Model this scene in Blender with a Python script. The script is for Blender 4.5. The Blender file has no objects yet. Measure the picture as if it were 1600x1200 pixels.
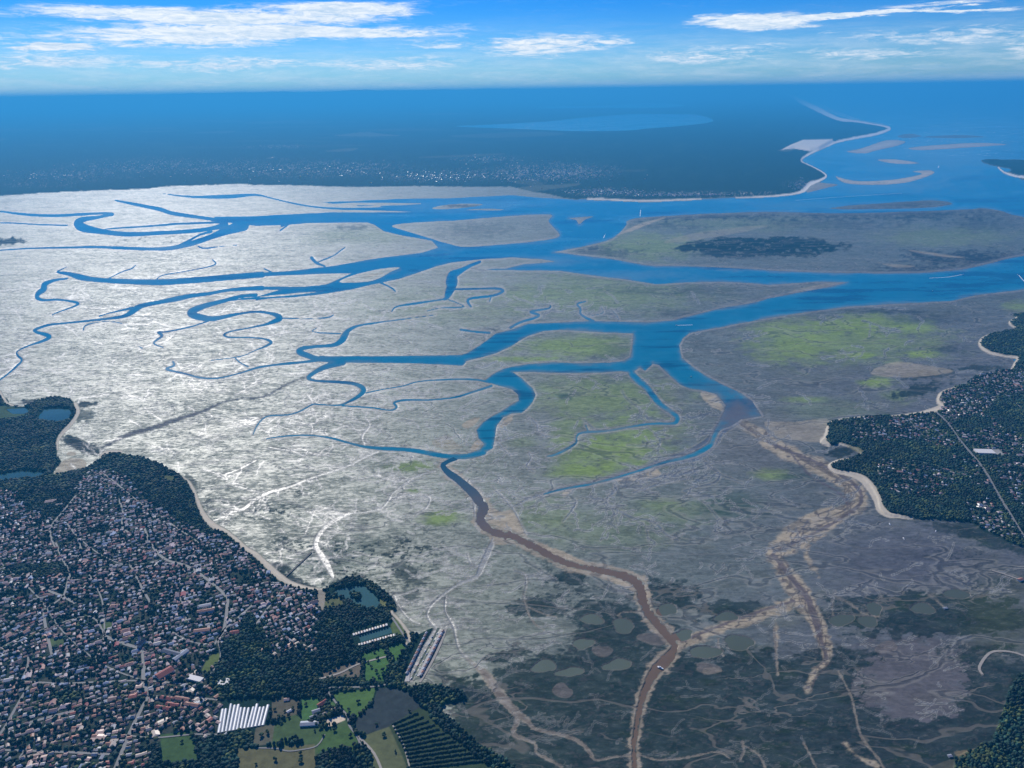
import bpy, math, random
import numpy as np
from mathutils import Matrix, Vector
R = math.radians
rng = np.random.default_rng(7)
random.seed(7)
sc = bpy.context.scene

# ---------------------------------------------------------------- camera
H = 1500.0; FPX = 1170.0; P = math.atan(457.5 / FPX); RO = R(0.88)
cP, sP, cR, sR = math.cos(P), math.sin(P), math.cos(RO), math.sin(RO)
F = Vector((0, cP, -sP)); R0 = Vector((1, 0, 0)); U0 = Vector((0, sP, cP))
Rt = cR * R0 - sR * U0; Ut = sR * R0 + cR * U0
cam_d = bpy.data.cameras.new('camera'); cam = bpy.data.objects.new('camera', cam_d)
sc.collection.objects.link(cam); sc.camera = cam
cam_d.sensor_width = 36; cam_d.lens = FPX / 1600 * 36
cam_d.clip_start = 1; cam_d.clip_end = 1e6
cam.matrix_world = Matrix(((Rt.x, Ut.x, -F.x, 0), (Rt.y, Ut.y, -F.y, 0), (Rt.z, Ut.z, -F.z, H), (0, 0, 0, 1)))

# ---------------------------------------------------------------- sky, sun, exposure
SUN_AZ, SUN_EL = R(-25), R(34.5)
sc.view_settings.view_transform = 'Standard'; sc.view_settings.look = 'None'
sc.view_settings.exposure = 0.62; sc.view_settings.gamma = 1
sun_d = bpy.data.lights.new('sun', 'SUN'); sun = bpy.data.objects.new('sun', sun_d)
sc.collection.objects.link(sun)
sun_d.energy = 3.2; sun_d.angle = R(0.53); sun_d.color = (1, 0.95, 0.86)
sdir = Vector((math.sin(SUN_AZ) * math.cos(SUN_EL), math.cos(SUN_AZ) * math.cos(SUN_EL), math.sin(SUN_EL)))
sun.rotation_euler = sdir.to_track_quat('Z', 'Y').to_euler()
sc.cycles.volume_bounces = 1; sc.cycles.max_bounces = 6


class NT:
    """small helper to write node trees"""
    def __init__(s, tree): s.t = tree; s.n = tree.nodes; s.l = tree.links
    def new(s, typ, **kw):
        n = s.n.new(typ)
        for k, v in kw.items():
            if k.startswith('in_'): s.put(n.inputs[k[3:].replace('_', ' ')], v)
            else: setattr(n, k, v)
        return n
    def put(s, sock, v):
        if isinstance(v, bpy.types.NodeSocket): s.l.new(v, sock)
        else: sock.default_value = v
    def m(s, op, a, b=0.0, c=None, clamp=False):
        n = s.n.new('ShaderNodeMath'); n.operation = op; n.use_clamp = clamp
        s.put(n.inputs[0], a); s.put(n.inputs[1], b)
        if c is not None: s.put(n.inputs[2], c)
        return n.outputs[0]
    def ss(s, v, a, b, lo=0.0, hi=1.0):
        n = s.n.new('ShaderNodeMapRange'); n.interpolation_type = 'SMOOTHSTEP'
        for k, x in zip(('Value', 'From Min', 'From Max', 'To Min', 'To Max'), (v, a, b, lo, hi)): s.put(n.inputs[k], x)
        return n.outputs[0]
    def mix(s, f, a, b, mode='MIX'):
        n = s.n.new('ShaderNodeMix'); n.data_type = 'RGBA'; n.blend_type = mode
        s.put(n.inputs[0], f); s.put(n.inputs[6], a); s.put(n.inputs[7], b)
        return n.outputs[2]
    def noise(s, vec, scale, detail=4, rough=.55, dist=0.0):
        n = s.n.new('ShaderNodeTexNoise'); s.put(n.inputs['Vector'], vec)
        n.inputs['Scale'].default_value = scale; n.inputs['Detail'].default_value = detail
        n.inputs['Roughness'].default_value = rough; n.inputs['Distortion'].default_value = dist
        return n.outputs['Fac']


def px_dir(x, y):
    a, b = x - 800, 600 - y
    d = Rt * a + Ut * b + F * FPX
    return d.normalized()


def azel(x, y):
    d = px_dir(x, y); return math.atan2(d.x, d.y), math.asin(d.z)


world = bpy.data.worlds.new('World'); sc.world = world; world.use_nodes = True
w = NT(world.node_tree); w.n.clear()
sky = w.new('ShaderNodeTexSky'); sky.sky_type = 'NISHITA'; sky.sun_disc = False
sky.sun_elevation = SUN_EL; sky.sun_rotation = SUN_AZ % (2 * math.pi); sky.altitude = 1500
sky.air_density = 1.0; sky.dust_density = 0.3; sky.ozone_density = 2.5
hsv = w.new('ShaderNodeHueSaturation', in_Saturation=1.35, in_Value=1.0, in_Color=sky.outputs[0])
tc = w.new('ShaderNodeTexCoord'); sp = w.new('ShaderNodeSeparateXYZ', in_Vector=tc.outputs['Generated'])
X, Y, Z = sp.outputs
az = w.m('ARCTAN2', X, Y); el = w.m('ARCSINE', Z)
cv = w.new('ShaderNodeCombineXYZ'); w.put(cv.inputs[0], w.m('MULTIPLY', az, 9)); w.put(cv.inputs[1], w.m('MULTIPLY', el, 95))
cn = w.noise(cv.outputs[0], 1.0, 9, .62, .35)
cv2 = w.new('ShaderNodeCombineXYZ'); w.put(cv2.inputs[0], w.m('MULTIPLY', az, 26)); w.put(cv2.inputs[1], w.m('MULTIPLY', el, 150)); w.put(cv2.inputs[2], 4.0)
cf = w.noise(cv2.outputs[0], 1.6, 9, .72, .7)
# thick and thin banks of cirrus: centre x, y, half widths, strength
BANKS = [(330, 26, 240, 13, 1.1), (430, 50, 250, 12, 1.15), (270, 62, 200, 15, .7), (235, 45, 110, 12, .5), (530, 15, 115, 11, 1.2), (75, 75, 70, 5, .9),
         (1190, 33, 105, 11, 1.2), (1400, 21, 200, 4, 1.25), (1490, 4, 100, 6, .5), (850, 72, 110, 20, .62), (940, 66, 40, 10, .6),
         (700, 70, 120, 10, .4), (1100, 86, 150, 18, .5), (1290, 50, 60, 8, .3), (1500, 55, 200, 20, .45), (1350, 85, 170, 14, .42),
         (60, 95, 180, 22, .45), (350, 100, 230, 14, .5), (620, 100, 200, 16, .42), (30, 60, 60, 8, .4), (1650, 75, 160, 22, .45)]
wz = w.m('MULTIPLY', w.m('SUBTRACT', w.noise(cv.outputs[0], .8, 6, .65), .5), .028); wa = w.m('MULTIPLY', w.m('SUBTRACT', w.noise(cv2.outputs[0], .35, 5, .6), .5), .16)
azw, elw = w.m('ADD', az, wa), w.m('ADD', el, wz)
thick = None
for (x, y, rx, ry, st) in BANKS:
    a0, e0 = azel(x, y); a1, _ = azel(x + rx, y); _, e1 = azel(x, y - ry)
    slope = math.tan(RO)
    da = w.m('SUBTRACT', azw, a0); de = w.m('SUBTRACT', elw, e0)
    q = w.m('ADD', w.m('POWER', w.m('ABSOLUTE', w.m('DIVIDE', da, a1 - a0)), 2.2), w.m('POWER', w.m('ABSOLUTE', w.m('DIVIDE', de, e1 - e0)), 2))
    g = w.m('MULTIPLY', w.m('EXPONENT', w.m('MULTIPLY', q, -1.0)), st)
    thick = g if thick is None else w.m('MAXIMUM', thick, g)
shape = w.m('ADD', w.m('MULTIPLY', cn, .7), w.m('MULTIPLY', cf, .85))
dens = w.m('MULTIPLY', w.ss(w.m('ADD', w.m('MULTIPLY', thick, .55), shape), .76, 1.16), w.ss(thick, .02, .55, .08, .95), clamp=True)
veil = w.m('MULTIPLY', w.ss(el, R(5.5), R(0.5), 0, .42), w.ss(cn, .33, .68, .25, 1.0))
cov = w.m('MAXIMUM', dens, veil, clamp=True)
cl = w.mix(w.ss(cf, .3, .7), (4.6, 6.0, 7.5, 1), (8.8, 8.9, 8.9, 1))
tint = w.mix(w.ss(el, 0.0, R(6.5)), (.29, .52, .80, 1), (.08, .40, .82, 1))
skyc = w.mix(cov, w.mix(1.0, hsv.outputs[0], tint, 'MULTIPLY'), cl)
bg = w.new('ShaderNodeBackground', in_Color=skyc, in_Strength=0.08)
w.l.new(bg.outputs[0], w.new('ShaderNodeOutputWorld').inputs[0])

# ---------------------------------------------------------------- materials
MATS = {}


def mat(name, col=(.5, .5, .5), rough=.8, attr=False, nscale=None, namt=.25, bump=0.0, spec=.5, metal=0.0, emit=None):
    m_ = bpy.data.materials.new(name); m_.use_nodes = True
    n = NT(m_.node_tree); b = n.n['Principled BSDF']
    c = tuple(col) + (1,)
    if attr:
        at = n.new('ShaderNodeVertexColor'); at.layer_name = 'col'; c = at.outputs['Color']
    if nscale:
        g = n.new('ShaderNodeNewGeometry').outputs['Position']
        ns = n.noise(g, nscale, 4, .6)
        k = n.m('ADD', n.m('MULTIPLY', ns, 2 * namt), 1 - namt)
        c = n.mix(1.0, c, n.new('ShaderNodeCombineColor', in_Red=k, in_Green=k, in_Blue=k).outputs[0], 'MULTIPLY')
        if bump:
            bp = n.new('ShaderNodeBump', in_Strength=bump, in_Distance=1.0, in_Height=ns); n.l.new(bp.outputs[0], b.inputs['Normal'])
    n.put(b.inputs['Base Color'], c)
    b.inputs['Roughness'].default_value = rough; b.inputs['Metallic'].default_value = metal
    b.inputs['Specular IOR Level'].default_value = spec
    MATS[name] = m_
    return m_


def flat_material(name, pale=False):
    """wet tidal mud: vertex albedo, wetness in alpha drives the gloss, drainage ripples as bump"""
    m_ = bpy.data.materials.new(name); m_.use_nodes = True
    n = NT(m_.node_tree); b = n.n['Principled BSDF']
    at = n.new('ShaderNodeVertexColor'); at.layer_name = 'col'
    g = n.new('ShaderNodeNewGeometry').outputs['Position']
    st = n.new('ShaderNodeMapping'); n.put(st.inputs['Vector'], g); st.inputs['Scale'].default_value = (.6, 1.35, 1); st.inputs['Rotation'].default_value = (0, 0, R(24))
    v = st.outputs[0]
    fine = n.noise(v, .055, 8, .74, .6); mid = n.noise(v, .011, 9, .70, 1.0); big = n.noise(v, .0019, 7, .58, 1.0)
    k = n.m('ADD', n.m('MULTIPLY', fine, 1.0), n.m('ADD', n.m('MULTIPLY', mid, .7), n.m('MULTIPLY', big, .3)))
    kk = n.ss(k, .74, 1.26, .66, 1.34)
    col = n.mix(1.0, at.outputs['Color'], n.new('ShaderNodeCombineColor', in_Red=kk, in_Green=kk, in_Blue=kk).outputs[0], 'MULTIPLY')
    # hair-thin drains: contour lines of slow noises
    def veins(scale, dist, width, seed):
        off = n.new('ShaderNodeVectorMath', operation='ADD'); n.put(off.inputs[0], v); off.inputs[1].default_value = (seed, seed * 2, 0)
        q = n.m('ABSOLUTE', n.m('SUBTRACT', n.noise(off.outputs[0], scale, 4, .45, dist), .5))
        return n.ss(q, width, width * .35), n.m('MULTIPLY', n.ss(q, width * 2.6, width * 1.5), n.ss(q, width * .6, width * 1.2))
    c1, l1 = veins(.0030, .4, .010, 0.0); c2, l2 = veins(.0070, .3, .012, 900.0)
    gate = n.ss(big, .50, .60)
    core = n.m('MAXIMUM', n.m('MULTIPLY', c1, .6), n.m('MULTIPLY', n.m('MULTIPLY', c2, gate), .7)); bank = n.m('MAXIMUM', n.m('MULTIPLY', l1, .5), n.m('MULTIPLY', n.m('MULTIPLY', l2, gate), .6))
    if pale:
        col = n.mix(n.m('MULTIPLY', n.m('MAXIMUM', core, n.m('MULTIPLY', n.ss(fine, .56, .66), .35)), .8), col, (.20, .18, .145, 1))
    else:
        col = n.mix(n.m('MULTIPLY', bank, .6), col, (.33, .315, .265, 1)); col = n.mix(n.m('MULTIPLY', core, .85), col, (.05, .055, .06, 1))
    n.put(b.inputs['Base Color'], col)
    wet = at.outputs['Alpha']
    # pools and films of water between drier mud ribs
    film = n.ss(n.m('ADD', n.m('MULTIPLY', mid, .45), n.m('ADD', n.m('MULTIPLY', big, .12), n.m('MULTIPLY', fine, .8))), .56, .82)
    gl = n.m('MULTIPLY', wet, n.m('ADD', .50, n.m('MULTIPLY', film, .50)))
    film1 = n.m('MULTIPLY', n.m('SUBTRACT', wet, 1.0, clamp=True), 1.7, clamp=True)
    n.put(b.inputs['Roughness'], n.m('SUBTRACT', n.ss(gl, 0, 1, .90, .47), n.m('MULTIPLY', film1, .10)))
    n.put(b.inputs['Specular IOR Level'], n.m('ADD', n.ss(gl, 0, 1, .03, .68), n.m('MULTIPLY', film1, .55)))
    h = n.m('ADD', n.m('MULTIPLY', mid, 1.5), n.m('ADD', n.m('MULTIPLY', fine, .7), n.m('MULTIPLY', core, -1.2)))
    bp = n.new('ShaderNodeBump', in_Strength=.8, in_Distance=1.0, in_Height=h); n.l.new(bp.outputs[0], b.inputs['Normal'])
    MATS[name] = m_
    return m_


def water_material(name, col, rough=.07, bump=.25):
    m_ = bpy.data.materials.new(name); m_.use_nodes = True
    n = NT(m_.node_tree); b = n.n['Principled BSDF']
    g = n.new('ShaderNodeNewGeometry').outputs['Position']
    big = n.noise(g, .0008, 6, .55, .6); sm = n.noise(g, .05, 4, .6)
    f = n.ss(big, .35, .68)
    c2 = tuple(x * 1.7 for x in col)
    base = n.mix(f, col + (1,), c2 + (1,))
    if name in ('brown_water', 'bay_water'):
        vc = n.new('ShaderNodeVertexColor'); vc.layer_name = 'col'; base = n.mix(1.0, vc.outputs['Color'], n.mix(n.noise(g, .004, 7, .65, 1.0), (.72, .72, .72, 1), (1.3, 1.28, 1.25, 1)), 'MULTIPLY')
    n.put(b.inputs['Base Color'], base)
    b.inputs['IOR'].default_value = 1.33
    n.put(b.inputs['Roughness'], n.ss(big, .3, .7, rough, rough + .08))
    bp = n.new('ShaderNodeBump', in_Strength=bump, in_Distance=.5, in_Height=sm); n.l.new(bp.outputs[0], b.inputs['Normal'])
    MATS[name] = m_
    return m_


flat_material('mud'); flat_material('marsh_mud', True); water_material('sea_water', (.004, .105, .165)); water_material('brown_water', (.105, .055, .028), .14); water_material('bay_water', (.004, .105, .165), .08)
water_material('pond_water', (.035, .085, .08), .05); water_material('marsh_pond_water', (.085, .10, .068), .05)
mat('ground', attr=True, nscale=.05, namt=.45, rough=.95, bump=.4, spec=.04)
mat('sand', attr=True, nscale=.03, namt=.15, rough=.8, spec=.3)
mat('tree_leaves', attr=True, rough=.75, spec=.25)
mat('painted', attr=True, rough=.55, spec=.5)
mat('roof', attr=True, rough=.36, spec=.7)
mat('asphalt', (.20, .20, .19), .75, nscale=.05)
mat('track', (.34, .31, .26), .8, nscale=.08)
mat('concrete', (.42, .40, .37), .7, nscale=.2)
mat('dark_timber', (.06, .05, .045), .8)
mat('foam', (.75, .8, .82), .6, nscale=.05, namt=.2)
mat('boat_white', (.8, .8, .78), .3); mat('boat_blue', (.05, .12, .3), .3); mat('cabin_glass', (.02, .03, .04), .1)
mat('greenhouse_film', (.75, .77, .78), .34, spec=.9); mat('greenhouse_frame', (.5, .52, .53), .5)
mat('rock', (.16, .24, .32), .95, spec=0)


# ---------------------------------------------------------------- object helpers
def tag(o, label=None, cat=None, group=None, kind=None):
    if label: o['label'] = label
    if cat: o['category'] = cat
    if group: o['group'] = group
    if kind: o['kind'] = kind
    return o


def mesh_np(name, V, polys, material=None, col=None, parent=None, smooth=False):
    """V (n,3); polys: (m,k) int array or a list of such arrays"""
    if not isinstance(polys, list): polys = [polys]
    me = bpy.data.meshes.new(name)
    V = np.asarray(V, np.float32); me.vertices.add(len(V)); me.vertices.foreach_set('co', V.ravel())
    loops = np.concatenate([p.ravel() for p in polys]).astype(np.int32)
    sizes = np.concatenate([np.full(len(p), p.shape[1], np.int32) for p in polys])
    starts = np.concatenate(([0], np.cumsum(sizes)[:-1])).astype(np.int32)
    me.loops.add(len(loops)); me.loops.foreach_set('vertex_index', loops)
    me.polygons.add(len(sizes)); me.polygons.foreach_set('loop_start', starts)
    me.polygons.foreach_set('use_smooth', np.full(len(sizes), smooth))
    if col is not None:
        a = me.color_attributes.new('col', 'FLOAT_COLOR', 'POINT')
        c = np.ones((len(V), 4), np.float32); c[:, :col.shape[1]] = col
        a.data.foreach_set('color', c.ravel())
    me.update(calc_edges=True)
    if material: me.materials.append(MATS[material])
    o = bpy.data.objects.new(name, me); sc.collection.objects.link(o)
    if parent: o.parent = parent
    return o


def empty(name, loc, rz=0.0):
    o = bpy.data.objects.new(name, None); sc.collection.objects.link(o)
    o.location = loc; o.rotation_euler = (0, 0, rz); o.empty_display_size = 1
    return o


class MB:
    """collects boxes and prisms into one mesh"""
    def __init__(s): s.v = []; s.f = []; s.c = []
    def add(s, vs, fs, col=(.5, .5, .5)):
        b = len(s.v); s.v += [tuple(v) for v in vs]; s.f += [tuple(i + b for i in f) for f in fs]; s.c += [tuple(col)] * len(vs)
    def box(s, cx, cy, z0, z1, lx, ly, a=0.0, col=(.5, .5, .5), taper=1.0):
        ca, sa = math.cos(a), math.sin(a); vs = []
        for z, k in ((z0, 1.0), (z1, taper)):
            for ux, uy in ((-1, -1), (1, -1), (1, 1), (-1, 1)):
                x, y = ux * lx / 2 * k, uy * ly / 2 * k
                vs.append((cx + x * ca - y * sa, cy + x * sa + y * ca, z))
        s.add(vs, [(3, 2, 1, 0), (4, 5, 6, 7), (0, 1, 5, 4), (1, 2, 6, 5), (2, 3, 7, 6), (3, 0, 4, 7)], col)
    def gable(s, cx, cy, z0, rise, lx, ly, a=0.0, col=(.5, .3, .2), hip=0.0, o=.4):
        """closed roof with ridge along x"""
        ca, sa = math.cos(a), math.sin(a); hx, hy = lx / 2 + o, ly / 2 + o; r = hx - hip
        pts = [(-hx, -hy, z0), (hx, -hy, z0), (hx, hy, z0), (-hx, hy, z0), (-r, 0, z0 + rise), (r, 0, z0 + rise)]
        s.add([(cx + x * ca - y * sa, cy + x * sa + y * ca, z) for x, y, z in pts],
              [(3, 2, 1, 0), (0, 1, 5, 4), (2, 3, 4, 5), (1, 2, 5), (3, 0, 4)], col)
    def build(s, name, material, parent=None, smooth=False, attr=True):
        me = bpy.data.meshes.new(name); me.from_pydata(s.v, [], s.f)
        if attr:
            a = me.color_attributes.new('col', 'FLOAT_COLOR', 'POINT')
            a.data.foreach_set('color', np.array([list(c)[:3] + [1] for c in s.c], np.float32).ravel())
        me.update(); me.materials.append(MATS[material])
        if smooth: me.polygons.foreach_set('use_smooth', [True] * len(me.polygons))
        o = bpy.data.objects.new(name, me); sc.collection.objects.link(o)
        if parent: o.parent = parent
        return o


# ---------------------------------------------------------------- survey: picture point -> point on the ground
def px2q(x, y):
    a, b = np.asarray(x, float) - 800, 600 - np.asarray(y, float)
    return cR * a + sR * b, -sR * a + cR * b


def q2w(qx, qy, z=0.0):
    dz = qy * cP - FPX * sP; dy = qy * sP + FPX * cP; t = (H - z) / -dz
    return qx * t, dy * t


def w2q(x, y, z=0.0):
    zz = H - z; fd = y * cP + zz * sP; up = y * sP - zz * cP
    return x / fd * FPX, up / fd * FPX


def at(x, y, z=0.0):
    qx, qy = px2q(x, y); a, b = q2w(qx, qy, z); return float(a), float(b)


def scale_at(x, y):
    """metres per photo pixel across, at a place"""
    a = at(x, y); b = at(x + 1, y); return math.hypot(a[0] - b[0], a[1] - b[1])


# ground mesh lattice (fine near the coast, stretched out to the horizon)
STEP = 1.3
QX = np.arange(-1080, 1080, STEP)
qh = FPX * sP / cP
ymax = qh - 5.0                                     # about 400 km out
q_rows = [ymax]
while q_rows[-1] > -720: q_rows.append(q_rows[-1] - (0.7 if q_rows[-1] > qh - 80 else STEP))
QY = np.array(q_rows)                                # descending
NX, NY = len(QX), len(QY)
GX, GY = np.meshgrid(QX, QY)
WX, WY = q2w(GX, GY)

_T = rng.random((512, 512))


def vnoise(x, y, oy=0):
    xi = np.floor(x).astype(int); yi = np.floor(y).astype(int); fx = x - xi; fy = y - yi
    fx = fx * fx * (3 - 2 * fx); fy = fy * fy * (3 - 2 * fy)
    a = _T[(yi + oy) & 511, xi & 511]; b = _T[(yi + oy) & 511, (xi + 1) & 511]
    c = _T[(yi + 1 + oy) & 511, xi & 511]; d = _T[(yi + 1 + oy) & 511, (xi + 1) & 511]
    return (a + (b - a) * fx) * (1 - fy) + (c + (d - c) * fx) * fy


def fbm(x, y, o=4, oy=0):
    s = 0; a = .5; t = 0
    for k in range(o):
        s = s + a * vnoise(x * 2 ** k, y * 2 ** k, oy + 37 * k); t += a; a *= .55
    return s / t * 2 - 1


def sst(x, a, b):
    t = np.clip((x - a) / (b - a), 0, 1); return t * t * (3 - 2 * t)


def parse(s, default=2.0):
    out = []
    for tok in s.split():
        p = [float(v) for v in tok.split(',')]
        out.append((p[0], p[1], p[2] if len(p) > 2 else default))
    return out


def smooth(pts, closed=False, sub=4):
    P_ = np.array(pts, float); n = len(P_); out = []
    if n < 3: return P_
    rngi = range(n if closed else n - 1)
    for i in rngi:
        if closed: p0, p1, p2, p3 = P_[i - 1], P_[i], P_[(i + 1) % n], P_[(i + 2) % n]
        else: p0, p1, p2, p3 = P_[max(i - 1, 0)], P_[i], P_[i + 1], P_[min(i + 2, n - 1)]
        for k in range(sub):
            t = k / sub
            out.append(.5 * ((2 * p1) + (-p0 + p2) * t + (2 * p0 - 5 * p1 + 4 * p2 - p3) * t * t + (-p0 + 3 * p1 - 3 * p2 + p3) * t ** 3))
    if not closed: out.append(P_[-1])
    out = np.array(out)
    if out.shape[1] > 2: out[:, 2] = np.maximum(out[:, 2], .3)
    return out


def win(x0, x1, y0, y1):
    j0 = np.searchsorted(QX, x0); j1 = np.searchsorted(QX, x1)
    i0 = np.searchsorted(-QY, -y1); i1 = np.searchsorted(-QY, -y0)
    return slice(i0, i1), slice(j0, j1)


def seg_min(D, x0, y0, w0, x1, y1, w1, m):
    a, b = win(min(x0, x1) - m - max(w0, w1), max(x0, x1) + m + max(w0, w1), min(y0, y1) - m - max(w0, w1), max(y0, y1) + m + max(w0, w1))
    if a.start >= a.stop or b.start >= b.stop: return
    X_, Y_ = GX[a, b], GY[a, b]
    dx, dy = x1 - x0, y1 - y0; L = dx * dx + dy * dy + 1e-9
    t = np.clip(((X_ - x0) * dx + (Y_ - y0) * dy) / L, 0, 1)
    d = np.hypot(X_ - x0 - t * dx, Y_ - y0 - t * dy) - (w0 + (w1 - w0) * t) / 2
    np.minimum(D[a, b], d, out=D[a, b])


FARD = 30.0


def stroke(D, pts, m=8.0, sm=True, default=2.0):
    if isinstance(pts, str): pts = parse(pts, default)
    p = smooth(pts) if sm else np.array(pts, float)
    qx, qy = px2q(p[:, 0], p[:, 1])
    for i in range(len(p) - 1): seg_min(D, qx[i], qy[i], p[i, 2], qx[i + 1], qy[i + 1], p[i + 1, 2], m)


def poly_sd(pts, m=8.0, sm=True):
    """signed distance (photo pixels, negative inside) of a closed outline over the lattice"""
    if isinstance(pts, str): pts = [(a, b) for a, b, _ in parse(pts)]
    p = smooth(pts, True) if sm else np.array(pts, float)
    qx, qy = px2q(p[:, 0], p[:, 1]); D = np.full((NY, NX), FARD)
    n = len(qx)
    for i in range(n):
        k = (i + 1) % n; seg_min(D, qx[i], qy[i], 0, qx[k], qy[k], 0, m)
    D = np.minimum(D, m)
    a, b = win(qx.min(), qx.max(), qy.min(), qy.max())
    X_, Y_ = GX[a, b], GY[a, b]; ins = np.zeros(X_.shape, bool)
    for i in range(n):
        k = (i + 1) % n
        if qy[i] == qy[k]: continue
        lo, hi = min(qy[i], qy[k]), max(qy[i], qy[k])
        rows = (Y_[:, 0] >= lo) & (Y_[:, 0] < hi)
        if not rows.any(): continue
        yy = Y_[rows, 0]; xc = qx[i] + (yy - qy[i]) / (qy[k] - qy[i]) * (qx[k] - qx[i])
        ins[rows] ^= X_[rows] > xc[:, None]
    S = D.copy(); S[a, b] = np.where(ins, -D[a, b], D[a, b])
    return S

# ---------------------------------------------------------------- the chart of the bay (photo pixels, projected to the ground)
n_a = fbm(GX / 60, GY / 20, 5); n_b = fbm(GX / 22, GY / 8, 5, 11); n_c = fbm(GX / 7, GY / 3.2, 4, 23); n_d = fbm(GX / 160, GY / 60, 4, 51)
streak = fbm((GX + GY * 1.2) / 46, (GY - GX * .10) / 4.5, 5, 71)
W = np.full((NY, NX), FARD)
BODY = [  # open water
    "670,330 640,323 560,325 500,323 460,317 425,309 400,303 360,304 300,306 250,302 300,309 360,310 400,306 430,312 470,321 520,327 600,329 650,331",
]
sea = """-300,122 1252,120 1252,131 1235,137 1231,143 1250,157 1280,172 1310,186 1375,196 1390,201 1355,212 1310,220 1292,227 1260,242 1252,252
1282,267 1292,275 1267,287 1255,298 1240,303 1200,306 1150,309 1095,311 1000,313 950,312 917,311 900,312 860,310 840,309 800,305 760,307 700,310 620,311 540,315
500,316 560,322 640,323 660,326 640,332 520,332 450,335 400,338 335,339 345,346 400,353 450,351 487,348 575,347.5 585,351 600,361 625,367 675,376 685,387
660,395 612,401 575,406 525,415 450,424 400,426 400,432 450,430 520,427 550,427 530,436 512,444 500,446 475,448 400,448 400,452 437,453 400,464 400,469 425,466 462,464 500,460 550,452 575,446 625,435 650,427 682,416
707,410 750,405 800,402 848,405 872,409 820,413 806,416 790,420 740,421 800,422 875,423 925,430 975,436 1025,444 1075,441 1125,440 1175,442 1200,445 1275,440 1325,441 1300,448
1250,457 1200,467 1175,474 1125,482 1087,492 1050,501 1012,504 925,502 825,506 800,515 775,521 750,540 730,552 720,555 650,556 525,557 500,556
490,561 530,565 575,565 650,567 700,567.5 725,565 775,552 800,540 812,532 825,525 850,517 875,515 925,518 990,521 988,545 985,558 975,564 950,567 900,568 865,566 825,569 800,573 785,577 770,585 757,595 775,601 800,608
810,617 811,626 800,632 785,642 770,650 755,660 745,672 748,685 757,694 750,703 735,709 715,714 735,715 755,709 770,700 773,685 776,665 786,652 800,646 815,645 824,638 832,628
837,617 832,607 815,591 800,581 825,581 900,583 940,582 970,580 985,582 992,579 1000,574 1008,579 1016,572 1020,568 1030,570 1042,582 1062,600 1077,607 1095,609 1120,616 1140,640 1160,655
1190,650 1175,627 1160,616 1125,599 1100,586 1080,572 1065,559 1061,540 1067,528 1078,520 1125,511 1200,497 1250,489 1325,479 1412,474 1487,470 1525,461 1600,452 1700,440 1950,420 1950,122"""
W = np.minimum(W, poly_sd(" ".join(sea.split("\n")), 10, sm=False))
for s in BODY: W = np.minimum(W, poly_sd(s, 8))
ISLES = ["865,394 915,384 950,375 965,366 978,352 980,345 1000,340 1050,337 1100,334 1200,331 1300,333 1400,331 1512,327 1532,325 1562,329 1600,339 1750,360 1760,380 1600,400 1550,411 1512,420 1475,424 1425,427 1325,427 1225,424 1175,421 1100,417 1050,416 1012,415 955,405 912,400 875,395",
         "1295,326 1330,321 1400,316 1450,313 1480,315 1485,320 1440,325 1350,327", "890,341 927,338 915,343 905,350 900,344",
         "612,353 640,348 700,345 740,342 800,337 860,335 857,345 865,355 875,368 860,374 830,378 800,381 750,385 725,386 700,381 650,366 630,360",
         "530,441 548,431 575,424 600,419 625,418 610,425 590,436 565,441", "510,319 560,316.5 620,317 665,318 620,321 560,321",
         "675,326 690,321 720,318 755,319 740,323 700,327", "725,328 760,326 790,327.5 770,329", "400,464 450,459 505,455 460,461 425,464",
         "1322,237 1345,232 1385,219 1415,221 1402,228 1370,235 1350,240", "1420,231 1470,226 1530,223 1575,226 1520,230 1440,235",
         "1305,275 1320,286 1360,289 1412,286 1445,277 1460,270 1452,266 1425,268 1440,272 1400,280 1350,283 1322,280",
         "1370,250 1400,249 1437,255 1400,256", "1262,284 1290,286 1310,289 1290,294 1270,299 1260,300", "1440,214 1500,211 1540,214 1490,216",
         "1402,213 1420,209 1440,213 1415,216"]
for s in ISLES: W = np.maximum(W, -poly_sd(s, 8))
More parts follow.
